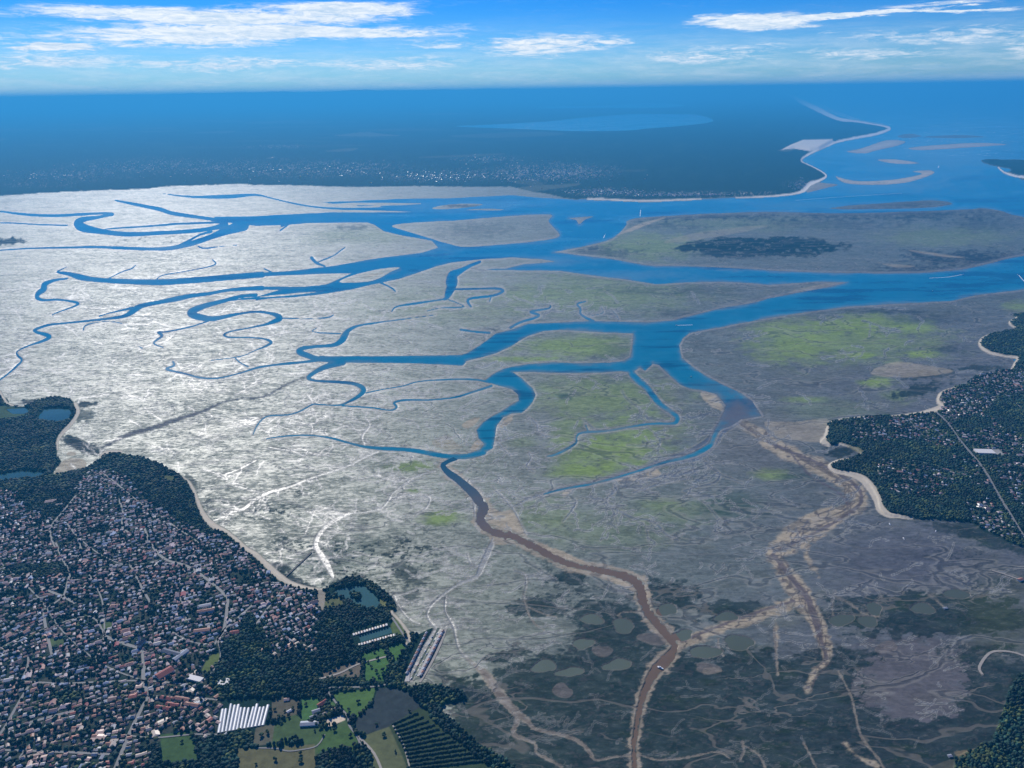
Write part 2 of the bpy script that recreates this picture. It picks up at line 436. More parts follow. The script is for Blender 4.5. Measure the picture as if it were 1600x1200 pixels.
CHANNELS = [
    "712,716,7 698,722,6 692,728,7 700,738,9 714,748,10 728,760,12 741,772,14 748,782,14",
    "350,345,5 335,343,5 300,338,5 268,333,6 250,327,6 230,323,5 205,318,4 180,313,2", "350,347,3 300,349,3 275,350,3 225,354,2.5 190,356,2.5 165,358,1.5",
    "352,352,10 330,357,6 300,361,6 250,364,6 200,366,7 160,362,8 130,356,13 122,349,13 130,343,8 150,340,5 165,337,4 176,335,4 165,333,3 125,335,4 90,337,4 50,336,4 20,333,3 -20,330,2 -200,330,2",
    "105,352,2 60,351,1.5 0,348,1.5 -200,345,1", "380,352,18 350,362,12 330,370,8 310,377,8 290,383,7 265,388,6 240,389,5 200,388,4.5 150,386,3.5 100,387,3 50,388,2 0,391,1.5",
    "330,362,4 312,367,3 295,376,3 278,384,2",
    "410,429,9 370,432,9 300,438,9 250,441,9 200,440,8 150,437,7 125,433,9 108,428,6 90,425,3 98,420,1.5 104,417,1",
    "410,450,7 360,453,5 325,459,5 300,462,6 275,467,8 250,472,6 225,477,7 213,482,9 205,488,8 190,495,5 150,500,3 100,505,2.5 75,508,3 55,515,4 57,519,4 72,523,6 77,527,6 66,533,4 45,540,2.3 27,549,1.8 28,556,3 34,563,3 25,573,3 10,586,2 -10,600,2",
    "207,481,4 185,486,2.5 168,490,1.5 155,494,2", "400,461,5 375,463,5 350,470,6 320,478,8 302,485,10 298,490,10 310,495,10 330,498,8 350,495,6 375,490,3.5 400,487,3 425,490,5 437,496,9 431,501,7 415,507,3.5 400,510,2.5 385,513,2 360,518,2 350,523,3 358,527,2.5 380,527,2 400,528,2 415,530,3 424,535,4 415,541,3 400,547,1.5 375,557,1.5 330,563,1.2",
    "400,466,3 370,468,2 345,472,2", "330,500,2 300,510,2 262,518,2 247,519,2.5 253,525,4 240,536,2.5 255,543,2",
    "105,435,3 85,438,4 70,444,8 68,452,9 60,458,7 58,465,6 68,469,4 90,468,3 112,471,3 122,474,4 115,479,2.2 85,490,1.3 82,494,1",
    "170,435,1.5 190,425,1.5 205,420,1.7 212,414,1", "245,436,1.5 255,430,1.5 290,424,1.2 325,417,1.5 337,412,2 332,406,1.5",
    "270,565,2.5 272,571,3 260,577,3 290,584,3 312,590,3 340,591,2.2 375,583,2.2 400,575,3 430,570,3 480,565,4 500,562,5", "368,560,2 376,567,1.5 388,573,1.8",
    "190,505,1.5 163,502,1 135,508,1.5 130,516,1.5", "215,540,1 222,544,1.3", "310,385,2 320,388,2 345,385,1 370,383,1",
    "440,353,3 450,351,2 438,360,2", "487,403,5 495,411,4 508,416,2", "495,410,1.5 520,400,1.5 533,391,1.8 540,386,1", "413,420,2 424,425,2",
    "720,563,16 640,563,9 540,562,9 500,561,8 482,556,8 468,550,9 474,544,6 500,541,4 522,539,6 534,532,9 539,524,10 545,516,6 560,509,3 590,504,2 620,500,1.2 680,492,1",
    "532,521,1.7 500,520,1.6 488,517,1.5 495,513,1", "440,497,2 480,498,1.3 512,496,1.3 521,492,1.5",
    "750,409,4 735,415,5 722,422,7 708,430,14 706,440,18 705,448,14 701,458,11 697,466,6 690,468,2.5 670,471,2.5 650,474,3 620,479,2 612,487,1.4", "700,468,1.5 725,479,1.2 690,481,1.1 667,486,1.2",
    "710,452,2.5 750,451,2.2 777,451,3.4 786,455,4 770,462,3.2 737,466,3 731,471,4 736,479,2.5", "765,471,1.5 767,465,1.5", "593,441,2 612,450,1.8 618,456,1.4",
    "798,512,4 812,504,3.4 835,497,3.4 842,492,3.4 829,487,3 857,482,2.2 860,477,1.2", "927,502,4 915,496,3.2 907,490,3 907,482,3 902,475,2.2 915,471,1.2", "925,493,1 942,489,1.2 940,481,1", "967,499,1 963,492,1.2 955,484,1",
    "720,515,3 740,518,2 765,520,3", "535,565,12 515,571,9 500,577,7 487,585,6 482,591,5 495,595,3.4 530,597,4.2 555,600,5.4 568,608,7.5 563,617,6 548,626,4 530,633,2.4 500,632,2 488,632,2 470,642,2.4 450,648,2.2 420,650,2 408,657,2 400,668,2 395,680,1",
    "535,634,1.6 580,637,1.8 610,641,2 620,636,3 616,629,3 635,625,2.6 670,625,2.2 710,621,2.2 740,612,3 768,603,3",
    "572,614,1.3 600,608,1.4 630,603,1.6 655,596,2 700,593,2 740,593,2.5 765,597,3", "755,706,10 730,713,8 700,713,7 675,709,7 640,703,6 600,701,5.4 570,698,4 545,692,2.8 515,684,2.5 480,680,2.2 440,682,1.6 415,686,1",
    "982,573,9 992,590,10 1010,605,9 1030,630,8 1048,643,6.5 1058,652,7 1056,660,5.5 1046,662,4 1020,662,3 990,666,3 950,673,3 910,676,3 901,683,2 900,692,3 885,702,4 866,711,3 855,713,1.5",
    "1150,640,34 1138,655,22 1124,668,9 1116,682,7 1110,695,7 1092,707,7 1066,716,5 1040,722,4 1000,735,3 960,747,3 920,757,3 880,764,2.5 850,772,2", "920,676,2 915,664,1.2",
    "1590,560,14 1600,572,14 1610,585,16 1640,600,20",
]
for s in CHANNELS: stroke(W, s, 8)
W += np.clip(n_b * 1.1 + n_c * .8, -1.6, 1.6) * sst(np.abs(W), -1, 3) * .8 * sst(qh - GY, 90, 260)
# brown river and braids
BROWN = ["712,716,6 698,722,5 692,728,6 700,738,8 714,748,9 728,760,11 741,772,15 746,779,18 755,793,24 751,812,22 765,828,17 785,836,15 800,838,17 830,852,16 858,867,17 887,881,15 917,888,13 946,894,14 975,901,18 998,914,22 1004,937,22 1013,958,20 1027,975,18 1045,996,15 1054,1012,16 1039,1034,27 1022,1051,24 1004,1090,15 991,1162,11 993,1215,10 998,1300,10"]
RB = np.full((NY, NX), FARD)
for s in BROWN: stroke(RB, [(a_, b_, c_ * .64) for a_, b_, c_ in parse(s)], 10)
RB += n_c * 3.0 + n_b * 2.4
CANAL_PTS = "678,983 690,981 672,1010 655,1040 645,1066 634,1066 648,1030 665,1004"
# drained creeks: shallow, shiny
C = np.full((NY, NX), FARD)
CREEKS = [
    "1145,655,24 1125,672,18 1112,690,18 1090,708,22 1062,716,16 1040,722,12 1000,735,9 960,747,8 920,757,7 880,764,6 850,772,5 825,780,4 812,788,3 800,793,2",
    "769,850,8 753,885,9 744,902,6 715,914,4 680,940,3.5 668,958,3.5 671,970,3 680,980,4 688,984,3", "697,932,2 696,955,3 709,981,4 718,1016,4 744,1042,6 759,1054,10 779,1083,13 800,1108,13 823,1126,8 838,1140,5 882,1150,5 908,1162,5 920,1174,5 931,1188,4 963,1183,2 987,1181,2",
    "800,1108,8 809,1124,8 803,1148,6 835,1162,4 838,1177,4 858,1188,4 880,1203,4 900,1240,4", "1000,1180,2 1030,1188,2 1080,1183,2 1120,1175,2 1140,1185,2",
    "590,706,3 570,715,3 540,730,2.5 500,743,2.5 480,750,3 450,762,3 420,770,4 400,780,5 380,796,4 360,800,2", "545,803,3 520,815,6 503,830,6 493,850,7 502,868,9 514,888,9 520,902,5",
    "480,800,2 505,803,2 545,804,3", "545,803,2 590,797,2 605,785,2.5 615,770,2 650,745,2 680,737,2", "615,770,2 640,773,2 665,775,2 672,782,2.5 665,795,2 650,805,1.5",
    "570,697,3 566,682,3 578,665,2 572,655,1", "562,673,1 547,669,1 540,665,1", "486,681,1.5 488,668,1.5 484,663,1", "515,684,1.5 508,676,1.5 510,670,1", "462,676,2 450,671,1 435,665,1", "600,701,4 640,702,2",
    "490,632,1.6 485,624,1.6 480,617,1.2", "825,651,1.5 838,662,2 842,675,3 855,683,2", "826,708,2 830,716,2 824,728,2.5 834,737,2", "980,686,1", "912,656,1.5 928,670,1.8", "1008,649,1.5 1012,655,2 1020,661,1.5",
    "972,612,1.5 980,624,1.5 997,637,1.5 1005,645,1", "1042,672,2 1023,677,2 1032,690,2.2 1022,697,1.8 980,696,1", "960,757,2 963,765,3 950,778,2.6 950,788,2.6 970,800,2.5 990,810,2.5 1015,813,2 1030,823,2.5 1040,835,2 1060,845,1.2",
    "990,810,1.5 1008,822,1.5 1013,845,1.3", "960,800,1.2 965,820,1.2", "900,782,2 898,792,2 880,815,1.6", "1100,722,2 1110,730,2 1125,742,2 1115,755,2 1085,762,1.6 1068,768,1.6", "1125,742,1 1160,755,1.2", "1070,768,1 1100,785,1 1120,808,1.2 1133,817,1",
    "1000,755,3 1030,745,3 1060,742,3 1090,735,3", "990,770,2 1020,760,2 1050,752,2 1080,748,1.5", "770,842,3 760,870,2 745,885,1.5 735,880,1.2 730,865,1.2", "769,760,1 800,793,3 812,815,2 822,835,2",
    "772,700,4 776,690,2 785,700,2 798,712,2", "695,735,3 702,745,4 715,755,3 735,770,4 741,790,3 742,810,2", "657,744,2 630,750,1.5 600,745,1 586,742,1", "586,743,2 600,748,2 618,753,2", "420,699,1.5 450,704,1.6 470,702,1.6 490,710,2 500,712,1",
    "805,892,2 820,899,2 822,915,2.5 818,933,3 822,948,3 826,960,2.5 835,975,2 850,985,1.5", "950,905,2 962,920,2 980,930,2 990,940,2", "965,962,1.5 975,957,1.8 1000,957,1.8 1005,962,1.5", "822,948,2 850,960,1.5 870,965,1.2",
    "1210,985,5 1212,1005,5 1213,1030,3 1215,1055,3", "1122,998,2 1123,1012,2 1130,1025,2", "1305,975,3 1300,950,1.5 1304,925,2", "1304,932,1.5 1330,945,2 1350,960,2 1375,964,1.5", "1450,928,1.5 1465,940,2 1475,950,1.5",
    "1550,892,2.5 1570,898,2.5 1590,905,3", "1375,955,3 1368,943,2 1378,930,1.5", "1300,735,2 1330,745,1.5 1350,760,1.5", "0,590,2 20,575,3 35,563,3", "400,720,1.5 370,735,1.5 340,745,1.2", "1310,1050,2 1330,1090,2 1345,1150,3 1375,1190,3 1390,1230,3",
    "1255,1160,2 1268,1185,2 1280,1210,2", "1160,1160,5 1162,1175,3 1155,1190,2", "1162,1165,2 1185,1180,2 1195,1200,2", "1535,1055,2 1530,1043,2 1545,1022,2 1565,1018,2 1590,1022,2 1620,1035,2",
    "655,975,2 640,968,2 625,950,2 615,930,2", "1350,640,1",
]
for s in CREEKS:
    if len(s.split()) > 1: stroke(C, s, 6)
# self-similar little drains branching off every channel
LAND_ROUGH = None


CS = np.full((NY, NX), FARD)


def sprout(x, y, ang, L, wdt, depth):
    k = max(3, int(L / 2.6)); pts = [(x, y, wdt)]; a = ang; ph = rng.uniform(0, 6.28); am = rng.uniform(.15, .55); fr = rng.uniform(.5, 1.1)
    for i in range(k):
        a = ang + am * math.sin(ph + i * fr) + rng.normal(0, .12); ang += rng.normal(0, .06)
        x += math.cos(a) * 2.6; y += math.sin(a) * 2.6 * .5
        pts.append((x, y, wdt * (1 - .75 * i / k)))
        if depth > 0 and rng.random() < .10: sprout(x, y, a + rng.choice([-1, 1]) * rng.uniform(.35, .9), L * rng.uniform(.3, .6), wdt * .7, depth - 1)
    stroke(CS, [(a_, b_, c_ * (.6 if b_ > 950 and a_ > 700 else 1)) for a_, b_, c_ in pts], 2.5, sm=False)


for s in CHANNELS[10:] + CREEKS:
    p = smooth(parse(s)) if len(s.split()) > 2 else None
    if p is None: continue
    for i in range(1, len(p) - 1):
        if rng.random() < .3:
            dx, dy = p[i + 1][0] - p[i][0], (p[i + 1][1] - p[i][1]) / .55
            ang = math.atan2(dy, dx) + rng.choice([-1, 1]) * rng.uniform(.6, 1.4)
            sprout(p[i][0], p[i][1], ang, rng.uniform(12, 50) * min(1.3, (p[i][1] - 200) / 450), rng.uniform(.9, 1.6), 2)
for _ in range(620):
    x, y = rng.uniform(-50, 1500), rng.uniform(400, 1180)
    sprout(x, y, rng.uniform(0, 6.28), rng.uniform(12, 60), rng.uniform(.8, 1.5), 2)

# ---- land
LANDS = dict(
    town="-300,610 -100,612 0,620 15,632 35,636 60,626 85,621 105,624 118,632 122,645 112,662 97,678 90,690 90,703 88,712 95,722 86,735 84,743 110,738 135,732 150,724 165,712 180,709 205,712 225,717 245,724 262,733 280,742 291,750 302,768 308,785 318,808 335,822 352,829 370,843 385,858 400,866 417,882 438,902 458,913 487,921 508,920 525,913 552,902 572,907 592,918 612,934 620,948 616,961 630,975 640,988 652,992 668,985 676,983 662,1006 645,1034 632,1068 642,1074 662,1070 690,1074 721,1082 730,1095 700,1100 690,1110 710,1130 740,1156 780,1185 810,1205 900,1290 1000,1400 -400,1400",
    villages="1800,470 1600,490 1587,497 1577,505 1588,513 1570,518 1550,522 1535,530 1531,540 1545,551 1570,556 1588,560 1584,568 1581,577 1550,582 1525,588 1510,600 1492,607 1471,614 1465,627 1472,636 1457,641 1420,647 1390,650 1350,652 1320,655 1297,660 1292,668 1289,682 1281,694 1300,697 1312,694 1335,701 1345,709 1330,717 1307,720 1295,727 1303,736 1325,740 1345,746 1360,760 1370,778 1375,797 1390,806 1420,810 1450,813 1512,817 1532,828 1575,847 1600,856 1900,930",
    wood="1475,1260 1490,1200 1495,1182 1530,1168 1550,1159 1560,1130 1567,1112 1575,1085 1585,1066 1600,1054 1660,1040 1900,1000 2000,1300 1700,1500 1450,1400",
    cape="1533,251 1550,249 1600,250 1900,256 1900,300 1620,282 1600,279 1588,275 1572,271 1580,265 1560,260 1545,257",
    far="-2000,-300 -400,320 -100,310 0,306 40,303 100,300 160,297 230,295 260,291 325,289 375,287 400,289 475,290 550,292 650,291 700,292 800,292 815,296 835,300 860,304 880,309 900,311.5 917,310.5 950,311 1000,312 1095,310 1150,308 1200,305 1240,302 1255,297 1267,286 1291,275 1282,267 1252,252 1260,242 1292,227 1310,220 1355,212 1390,201 1375,196 1310,186 1280,172 1250,157 1231,143 1235,137 1252,131 1252,60",
    marsh_isle="-200,360 0,372 15,374 28,378 20,383 5,382 -200,395")
LS = {}
for k, s in LANDS.items(): LS[k] = poly_sd(s, 10, sm=(k not in ('far',)))
LS['far'] = np.where((GY > qh - 60) & (LS['far'] > 9), LS['far'], LS['far'])
LAND = np.minimum.reduce([LS[k] for k in ('town', 'villages', 'wood', 'cape', 'far')])
LAND = LAND + n_c * .9
W = np.maximum(W, -LAND + 0.0)            # land is never under the sea
W = np.minimum(W, np.where(LAND < 0, FARD, W))

# ---- ponds and lakes
LAKES = {"large_lake": "712,197 760,195 850,190 900,185 950,181 1000,178 1060,178.5 1090,179.5 1115,188 1098,193 1050,198 1010,201 980,204 900,205 800,201 740,199",
         "distant_lake": "835,168 880,166 940,165 1000,161 1040,161 1070,165 1045,168 1010,169 930,168.5 870,169",
         "park_pond": "520,928 530,921 545,918 558,916 572,918 585,930 594,943 588,952 572,951 556,946 545,938 530,932",
         "swimming_basin": "560,994 610,980 613,989 564,1004", "village_pond": "0,742 30,737 60,738 74,740 60,747 25,750 -20,755 -60,756", "salt_pond": "10,640 40,638 47,646 20,647",
         "salt_marsh_lagoon": "70,640 108,640 112,652 95,660 60,655"}
LK = {k: poly_sd(s, 6, sm=k not in ("swimming_basin",)) for k, s in LAKES.items()}
LK['park_pond'] = np.maximum(LK['park_pond'], -poly_sd("553,926 560,925 566,931 562,938 554,936", 4))
PONDS = [(925, 968, 17, 8, 0), (974, 978, 17, 10, 0), (1042, 953, 16, 9, 0), (1135, 964, 18, 7, 0), (1065, 993, 16, 9, 0), (912, 1006, 15, 9, 0), (1019, 999, 24, 8, 1),
         (941, 1018, 17, 7, 1), (850, 1041, 18, 10, 0), (891, 1050, 20, 7, 0), (965, 1039, 20, 9, 0), (1103, 1019, 23, 10, 0), (1154, 1004, 25, 10, 0), (1106, 1045, 20, 7, 1),
         (879, 1080, 14, 11, 1), (1365, 951, 14, 9, 0), (1314, 969, 18, 10, 0), (1356, 971, 17, 8, 0), (1441, 951, 19, 8, 0), (1495, 928, 20, 7, 0), (1385, 1012, 17, 8, 1), (1030, 962, 16, 8, 2)]
PD = np.full((NY, NX), FARD); PDR = np.full((NY, NX), FARD); POND_OUT = []
for (x, y, rx, ry, kind) in PONDS:
    if kind == 2: continue
    ph = rng.uniform(0, 6.28); pts = []
    for k in range(12):
        t = k / 12 * 2 * math.pi; r = 1 + .13 * math.sin(2 * t + ph) + .10 * math.sin(3 * t + 2 * ph) + rng.uniform(-.11, .11)
        pts.append((x + rx * r * math.cos(t), y + ry * r * math.sin(t) - .12 * rx * math.cos(t) * math.sin(ph)))
    s_ = poly_sd(pts, 5)
    if kind == 0: PD = np.minimum(PD, s_)
    PDR = np.minimum(PDR, np.abs(s_)); POND_OUT.append((pts, kind))
    if kind == 1: PDR = np.minimum(PDR, np.where(s_ < 0, 3 + s_ * .1, FARD))

# ---------------------------------------------------------------- albedo and heights
A = np.zeros((NY, NX, 3)); WET = np.zeros((NY, NX))


def lay(mask, col, wet=None):
    m3 = np.clip(mask, 0, 1)[..., None]
    A[:] = A * (1 - m3) + np.array(col) * m3
    if wet is not None: WET[:] = WET * (1 - mask) + wet * mask


PXg = 800 + cR * GX - sR * GY; PYg = 600 - (sR * GX + cR * GY)      # photo pixel of every lattice point


def blob(x, y, rx, ry, soft=.5, amp=.6, ang=0.0, nz=None):
    c_, s_ = math.cos(ang), math.sin(ang); dx, dy = PXg - x, PYg - y
    q = np.hypot((dx * c_ + dy * s_) / rx, (-dx * s_ + dy * c_) / ry) + (n_b if nz is None else nz) * amp + n_c * amp * .5
    return 1 - sst(q, 1 - soft, 1 + soft * .5)


# mud: grey and glossy to the south-east, violet and duller toward the north-west
A[:] = (.136, .164, .107); WET[:] = .86
right = sst(PXg + n_d * 160 + (PYg - 600) * .1, 620, 1150)
lay(right * .8, (.100, .122, .120), .55)
n_e = fbm(GX / 3.6, GY / 1.7, 3, 301); n_f = fbm((GX + GY * .8) / 14, (GY - GX * .08) / 2.0, 4, 331)
lay(sst(PXg + n_d * 120, 1080, 1400) * sst(PYg, 440, 560) * .6, (.108, .108, .128), .42)
lay(sst(n_e + n_f * .5, .1, .8) * .2, (.07, .072, .06)); lay(sst(-n_e - n_f * .5, .1, .8) * .2, (.21, .205, .175))
lay(sst(n_a + n_d * .5, -.1, .7) * .45, (.125, .135, .088))
lay(sst(streak, .1, .6) * .18, (.095, .10, .095))
lay(sst(-streak, .1, .6) * .18, (.20, .20, .165))
GREEN = [(950, 705, 95, 30, .8), (1000, 670, 75, 22, .55), (905, 735, 55, 14, .8), (880, 680, 28, 30, .5), (950, 620, 120, 38, .5), (1345, 505, 72, 20, .72), (1430, 512, 34, 11, .65), (1235, 530, 70, 40, .6),
         (1340, 556, 40, 4, .9), (1438, 553, 34, 6, .95), (1370, 598, 30, 8, .9), (1405, 618, 26, 10, .45), (1340, 535, 150, 34, .55), (690, 808, 34, 15, .75), (640, 729, 34, 8, .65), (645, 766, 18, 6, .5),
         (1205, 742, 36, 9, .65), (900, 542, 100, 20, .7), (830, 562, 60, 6, .75), (1010, 385, 110, 24, .5), (930, 460, 170, 32, .42), (1140, 350, 150, 14, .25), (1590, 478, 24, 8, .5),
         (820, 690, 25, 15, .35), (1050, 800, 90, 25, .22), (850, 800, 50, 30, .22), (1480, 370, 110, 18, .3), (560, 370, 100, 14, .25), (1250, 625, 40, 5, .5), (1040, 790, 40, 10, .25), (700, 480, 140, 30, .2), (1300, 640, 90, 20, .2), (950, 830, 120, 30, .2)]
for (x, y, rx, ry, a_) in GREEN:
    lay(blob(x, y, rx, ry, .75, .55) * a_, (.235, .33, .065), .15)
for (x, y, rx, ry, a_) in [(1150, 790, 50, 20, .7), (1190, 800, 24, 10, .6), (882, 619, 13, 5, .8), (1115, 805, 30, 12, .5), (500, 880, 60, 20, .4), (560, 852, 60, 18, .35), (1240, 745, 30, 6, .6)]:
    lay(blob(x, y, rx, ry, .7, .6) * a_, (.035, .075, .05), .3)
# reed beds and eelgrass on the bird island and its rim
lay(blob(1190, 386, 126, 17, .12, .35) * (1 - .7 * sst(n_c + n_f * .6, .35, .6)), (.008, .018, .02), .05)
for (x, y, rx, ry, a_) in [(1520, 404, 110, 13, 1.0), (1430, 420, 70, 6, .9), (1120, 338, 110, 6, .9), (1400, 334, 190, 9, .9), (1050, 353, 60, 5, .6), (1300, 350, 120, 8, .5), (1150, 400, 90, 6, .5), (1540, 350, 60, 12, .5), (940, 395, 60, 6, .7), (1400, 318, 90, 5, .6), (1000, 340, 40, 5, .6), (900, 385, 50, 5, .6), (1420, 424, 80, 4, .6), (1440, 500, 60, 8, .45), (1380, 487, 70, 4, .7), (545, 355, 30, 5, .5),
                           (740, 360, 60, 12, .35), (1000, 455, 60, 8, .4), (1100, 455, 60, 8, .35), (1480, 545, 22, 8, .7), (720, 322, 30, 3, .8), (960, 550, 24, 18, .35), (1090, 530, 24, 24, .3), (1060, 490, 40, 5, .5), (760, 520, 30, 6, .5)]:
    lay(blob(x, y, rx, ry, .8, 1.1, nz=n_c * .6 + streak * .6) * a_, (.022, .032, .045), .25)
# seagrass mottling in the near flats
mott = sst(n_e * .5 + n_c * .6 + n_b * .6 + n_f * .4, .12, .34)
spk = sst(n_e * .6 + n_c * .7 + n_f * .5 + n_b * .4, .52, .66)
lay(spk * .6 * sst(PYg, 420, 560), (.04, .05, .045), .5)
for (x, y, rx, ry, a_) in [(580, 880, 120, 45, .75), (420, 800, 70, 18, .6), (330, 790, 40, 60, .35), (650, 850, 60, 25, .6), (450, 850, 40, 30, .5), (520, 860, 70, 22, .7), (870, 900, 60, 30, .45), (1200, 815, 120, 20, .25), (1250, 790, 30, 12, .4),
                           (240, 375, 80, 7, .5), (850, 870, 90, 20, .3), (1500, 870, 110, 20, .75), (1450, 900, 60, 25, .35), (1540, 900, 90, 30, .7), (900, 930, 120, 26, .55), (300, 640, 90, 20, .2), (470, 770, 40, 8, .4)]:
    lay(blob(x, y, rx, ry, .8, .4) * mott * min(1, a_ * 1.35), (.02, .032, .03), .12)
# the dull violet ground beyond the braided river and near the tongue
lay(blob(1420, 880, 170, 50, .7, .3) * .55, (.075, .075, .095), .35)
lay(blob(1430, 1060, 110, 75, .3, .6) * .55, (.105, .085, .082), .3)
lay(blob(1180, 690, 80, 60, .8, .4) * .35, (.15, .125, .12), .5)
lay(blob(840, 700, 60, 60, .9, .4) * .3, (.10, .10, .115), .6)
# dark salt marsh at the foot of the picture
marsh = sst(PYg + n_b * 26 + n_a * 22, 985, 1055) * sst(PXg + n_a * 40, 655, 760)
marsh = np.maximum(marsh, blob(960, 985, 120, 55, .5, .7) * .75); marsh = np.maximum(marsh, blob(1040, 930, 60, 24, .5, .7)); marsh = np.maximum(marsh, blob(1450, 960, 190, 38, .35, .5))
marsh = np.maximum(marsh, blob(1150, 960, 60, 22, .5, .8) * .8); marsh = np.maximum(marsh, blob(840, 950, 60, 20, .5, .8) * .8); marsh = np.maximum(marsh, blob(890, 905, 36, 12, .5, .8) * .8)
marsh = np.maximum(marsh, blob(1540, 840, 90, 16, .5, .6, .3) * .7)
marsh += n_c * .25 * (marsh > .1) + n_e * .12 * (marsh > .1)
marsh *= 1 - blob(1430, 1070, 95, 62, .25, .3); marsh *= 1 - blob(720, 1030, 60, 40, .4, .5) * .8; marsh *= 1 - blob(860, 985, 50, 22, .5, .6) * .7
marsh = sst(marsh, .3, .62)
lay(marsh * (.82 + .18 * n_b), (.010, .026, .022), .10)
lay(marsh * sst(n_a + n_b * .4, .15, .6) * .5, (.03, .05, .02), .08)
lay(marsh * sst(n_e * .5 + n_c + n_b * .6, .22, .5) * .55, (.075, .075, .07), .3)
lay(blob(1560, 960, 70, 70, .7, .5) * .5, (.06, .075, .025), .1)
DARKV = [(1435, 610, 45, 10, .95, -.25), (1312, 707, 24, 10, 1, 0), (1450, 585, 50, 8, .8, -.1), (1530, 575, 40, 6, .8, 0), (132, 632, 18, 4, .9, 0), (130, 650, 22, 10, .6, 0), (120, 692, 30, 9, 1, .25), (145, 705, 20, 6, .9, 0),
         (455, 905, 40, 8, .9, .4), (440, 888, 20, 6, .8, .5), (540, 908, 36, 5, .9, -.2), (70, 628, 36, 5, .9, 0), (640, 900, 30, 14, .6, .6), (640, 930, 18, 14, .5, .6), (10, 378, 26, 6, 1, 0), (700, 1078, 40, 6, 1, .2), (750, 1090, 40, 8, 1, .5),
         (300, 752, 14, 5, .5, .8), (1430, 812, 60, 4, .6, .1), (1500, 830, 50, 8, .6, .2), (690, 1050, 14, 20, .5, 0)]
for (x, y, rx, ry, a_, g_) in DARKV:
    lay(blob(x, y, rx, ry, .35, .7, g_, nz=n_c * .7 + n_b * .5) * a_, (.02, .032, .03), .15)
# sand banks
SAND = [("757,800 768,795 785,800 800,798 812,815 823,836 812,835 796,826 775,822 762,815", .95), ("763,836 780,842 792,850 770,852 766,845", .9), ("838,848 858,855 880,862 905,874 925,882 918,886 892,876 872,872 850,860", .95), ("880,884 905,890 930,895 955,902 985,915 1000,925 980,920 950,908 915,898 890,890", .85),
        ("1008,912 1016,925 1018,945 1016,962 1010,945 1006,925", .8), ("960,752 975,745 1000,736 1020,732 1032,738 1028,746 1000,750 975,752", .9), ("880,770 893,766 888,774 880,777", .8), ("760,682 752,694 740,705 735,700 748,686", .85), ("722,664 735,655 750,653 742,664 730,670", .8), ("800,646 790,655 780,665 785,668 800,658", .8),
        ("1094,614 1112,612 1124,626 1135,645 1122,640 1106,632", .85), ("1195,660 1240,660 1290,655 1296,668 1285,690 1262,690 1215,684", .5), ("1360,583 1395,566 1440,570 1490,580 1450,588 1400,590", .55), ("1100,1045 1120,1044 1128,1050 1100,1054", .5), ("676,690 700,680 712,692 722,700 700,704 680,698", .45),
        ("575,429 600,426 586,431 568,434", .6), ("965,366 1000,350 1040,340 1010,352 985,362", .85), ("1130,358 1200,352 1190,356 1110,372 1040,380 1060,370", .35), ("1420,391 1470,397 1510,403 1470,401", .6), ("1380,412 1430,416 1400,418", .5), ("1255,456 1325,443 1300,449 1200,469", .6), ("1160,421 1300,404 1280,410 1200,424", .0),
        ("1322,237 1345,232 1385,219 1415,221 1402,228 1370,235 1350,240", .8), ("1420,231 1470,226 1530,223 1575,226 1520,230 1440,235", .8), ("1305,275 1320,286 1360,289 1412,286 1445,277 1460,270 1452,266 1425,268 1440,272 1400,280 1350,283 1322,280", .85), ("1370,250 1400,249 1437,255 1400,256", .9), ("1262,284 1290,286 1310,289 1290,294 1270,299 1260,300", .35),
        ("945,310 1005,312.5 1110,311 1100,308 1000,309 950,308", .5), ("1240,458 1300,446 1320,444 1325,441 1290,443 1240,454", .5), ("85,742 96,723 115,716 133,720 132,732 110,737", .75), ("103,710 112,706 120,709 112,713", .8), ("790,500 800,498 798,504", .3), ("897,344 905,350 912,343", .5)]
for s, a_ in SAND:
    sd_ = poly_sd(s, 4); far_s = float(s.split(',')[1].split()[0]) < 300; lay((1 - sst(sd_ + n_c * 1.2, -1.0, 1.0)) * a_, (.72, .64, .52) if far_s else (.42, .35, .235), .15 if far_s else .35)
BR = np.full((NY, NX), FARD); RV0 = np.full((NY, NX), FARD)
BRAID = ["1140,650,10 1170,668,16 1200,692,22 1240,712,24 1290,735,26 1325,757,26 1345,780,26 1328,797,22 1290,812,40 1250,835,42 1222,855,34 1208,870,20 1225,890,24 1240,915,34 1256,935,34 1272,965,24 1282,990,22 1290,1010,22 1290,1035,14 1272,1052,10 1260,1080,8",
         "1245,938,20 1200,958,20 1150,975,18 1106,990,18 1077,1002,16 1060,1013,12", "1150,660,6 1200,680,8 1260,720,6", "1210,960,8 1213,985,7 1213,1010,5", "1270,830,8 1260,870,8 1280,900,5", "800,1108,12 779,1083,14 759,1056,10 744,1044,5", "800,1108,8 825,1127,8", "1322,1165,9 1340,1182,8 1370,1196,8"]
for s in BRAID: stroke(BR, s, 8)
braid = (1 - sst(BR + n_b * 6 + n_c * 3, -4, 2)) * (1 - .4 * sst(n_a + n_c * .6, .25, .5))
lay(braid * .95, (.40, .33, .22), .35)
lay(braid * sst(np.abs(fbm(GX / 20, GY / 10, 3, 131)), .15, .04) * .9, (.085, .065, .05), .6)
lay((1 - sst(np.abs(RB - 3) + n_c * 3 + n_b * 3, 0, 5)) * .8, (.38, .31, .215), .4)
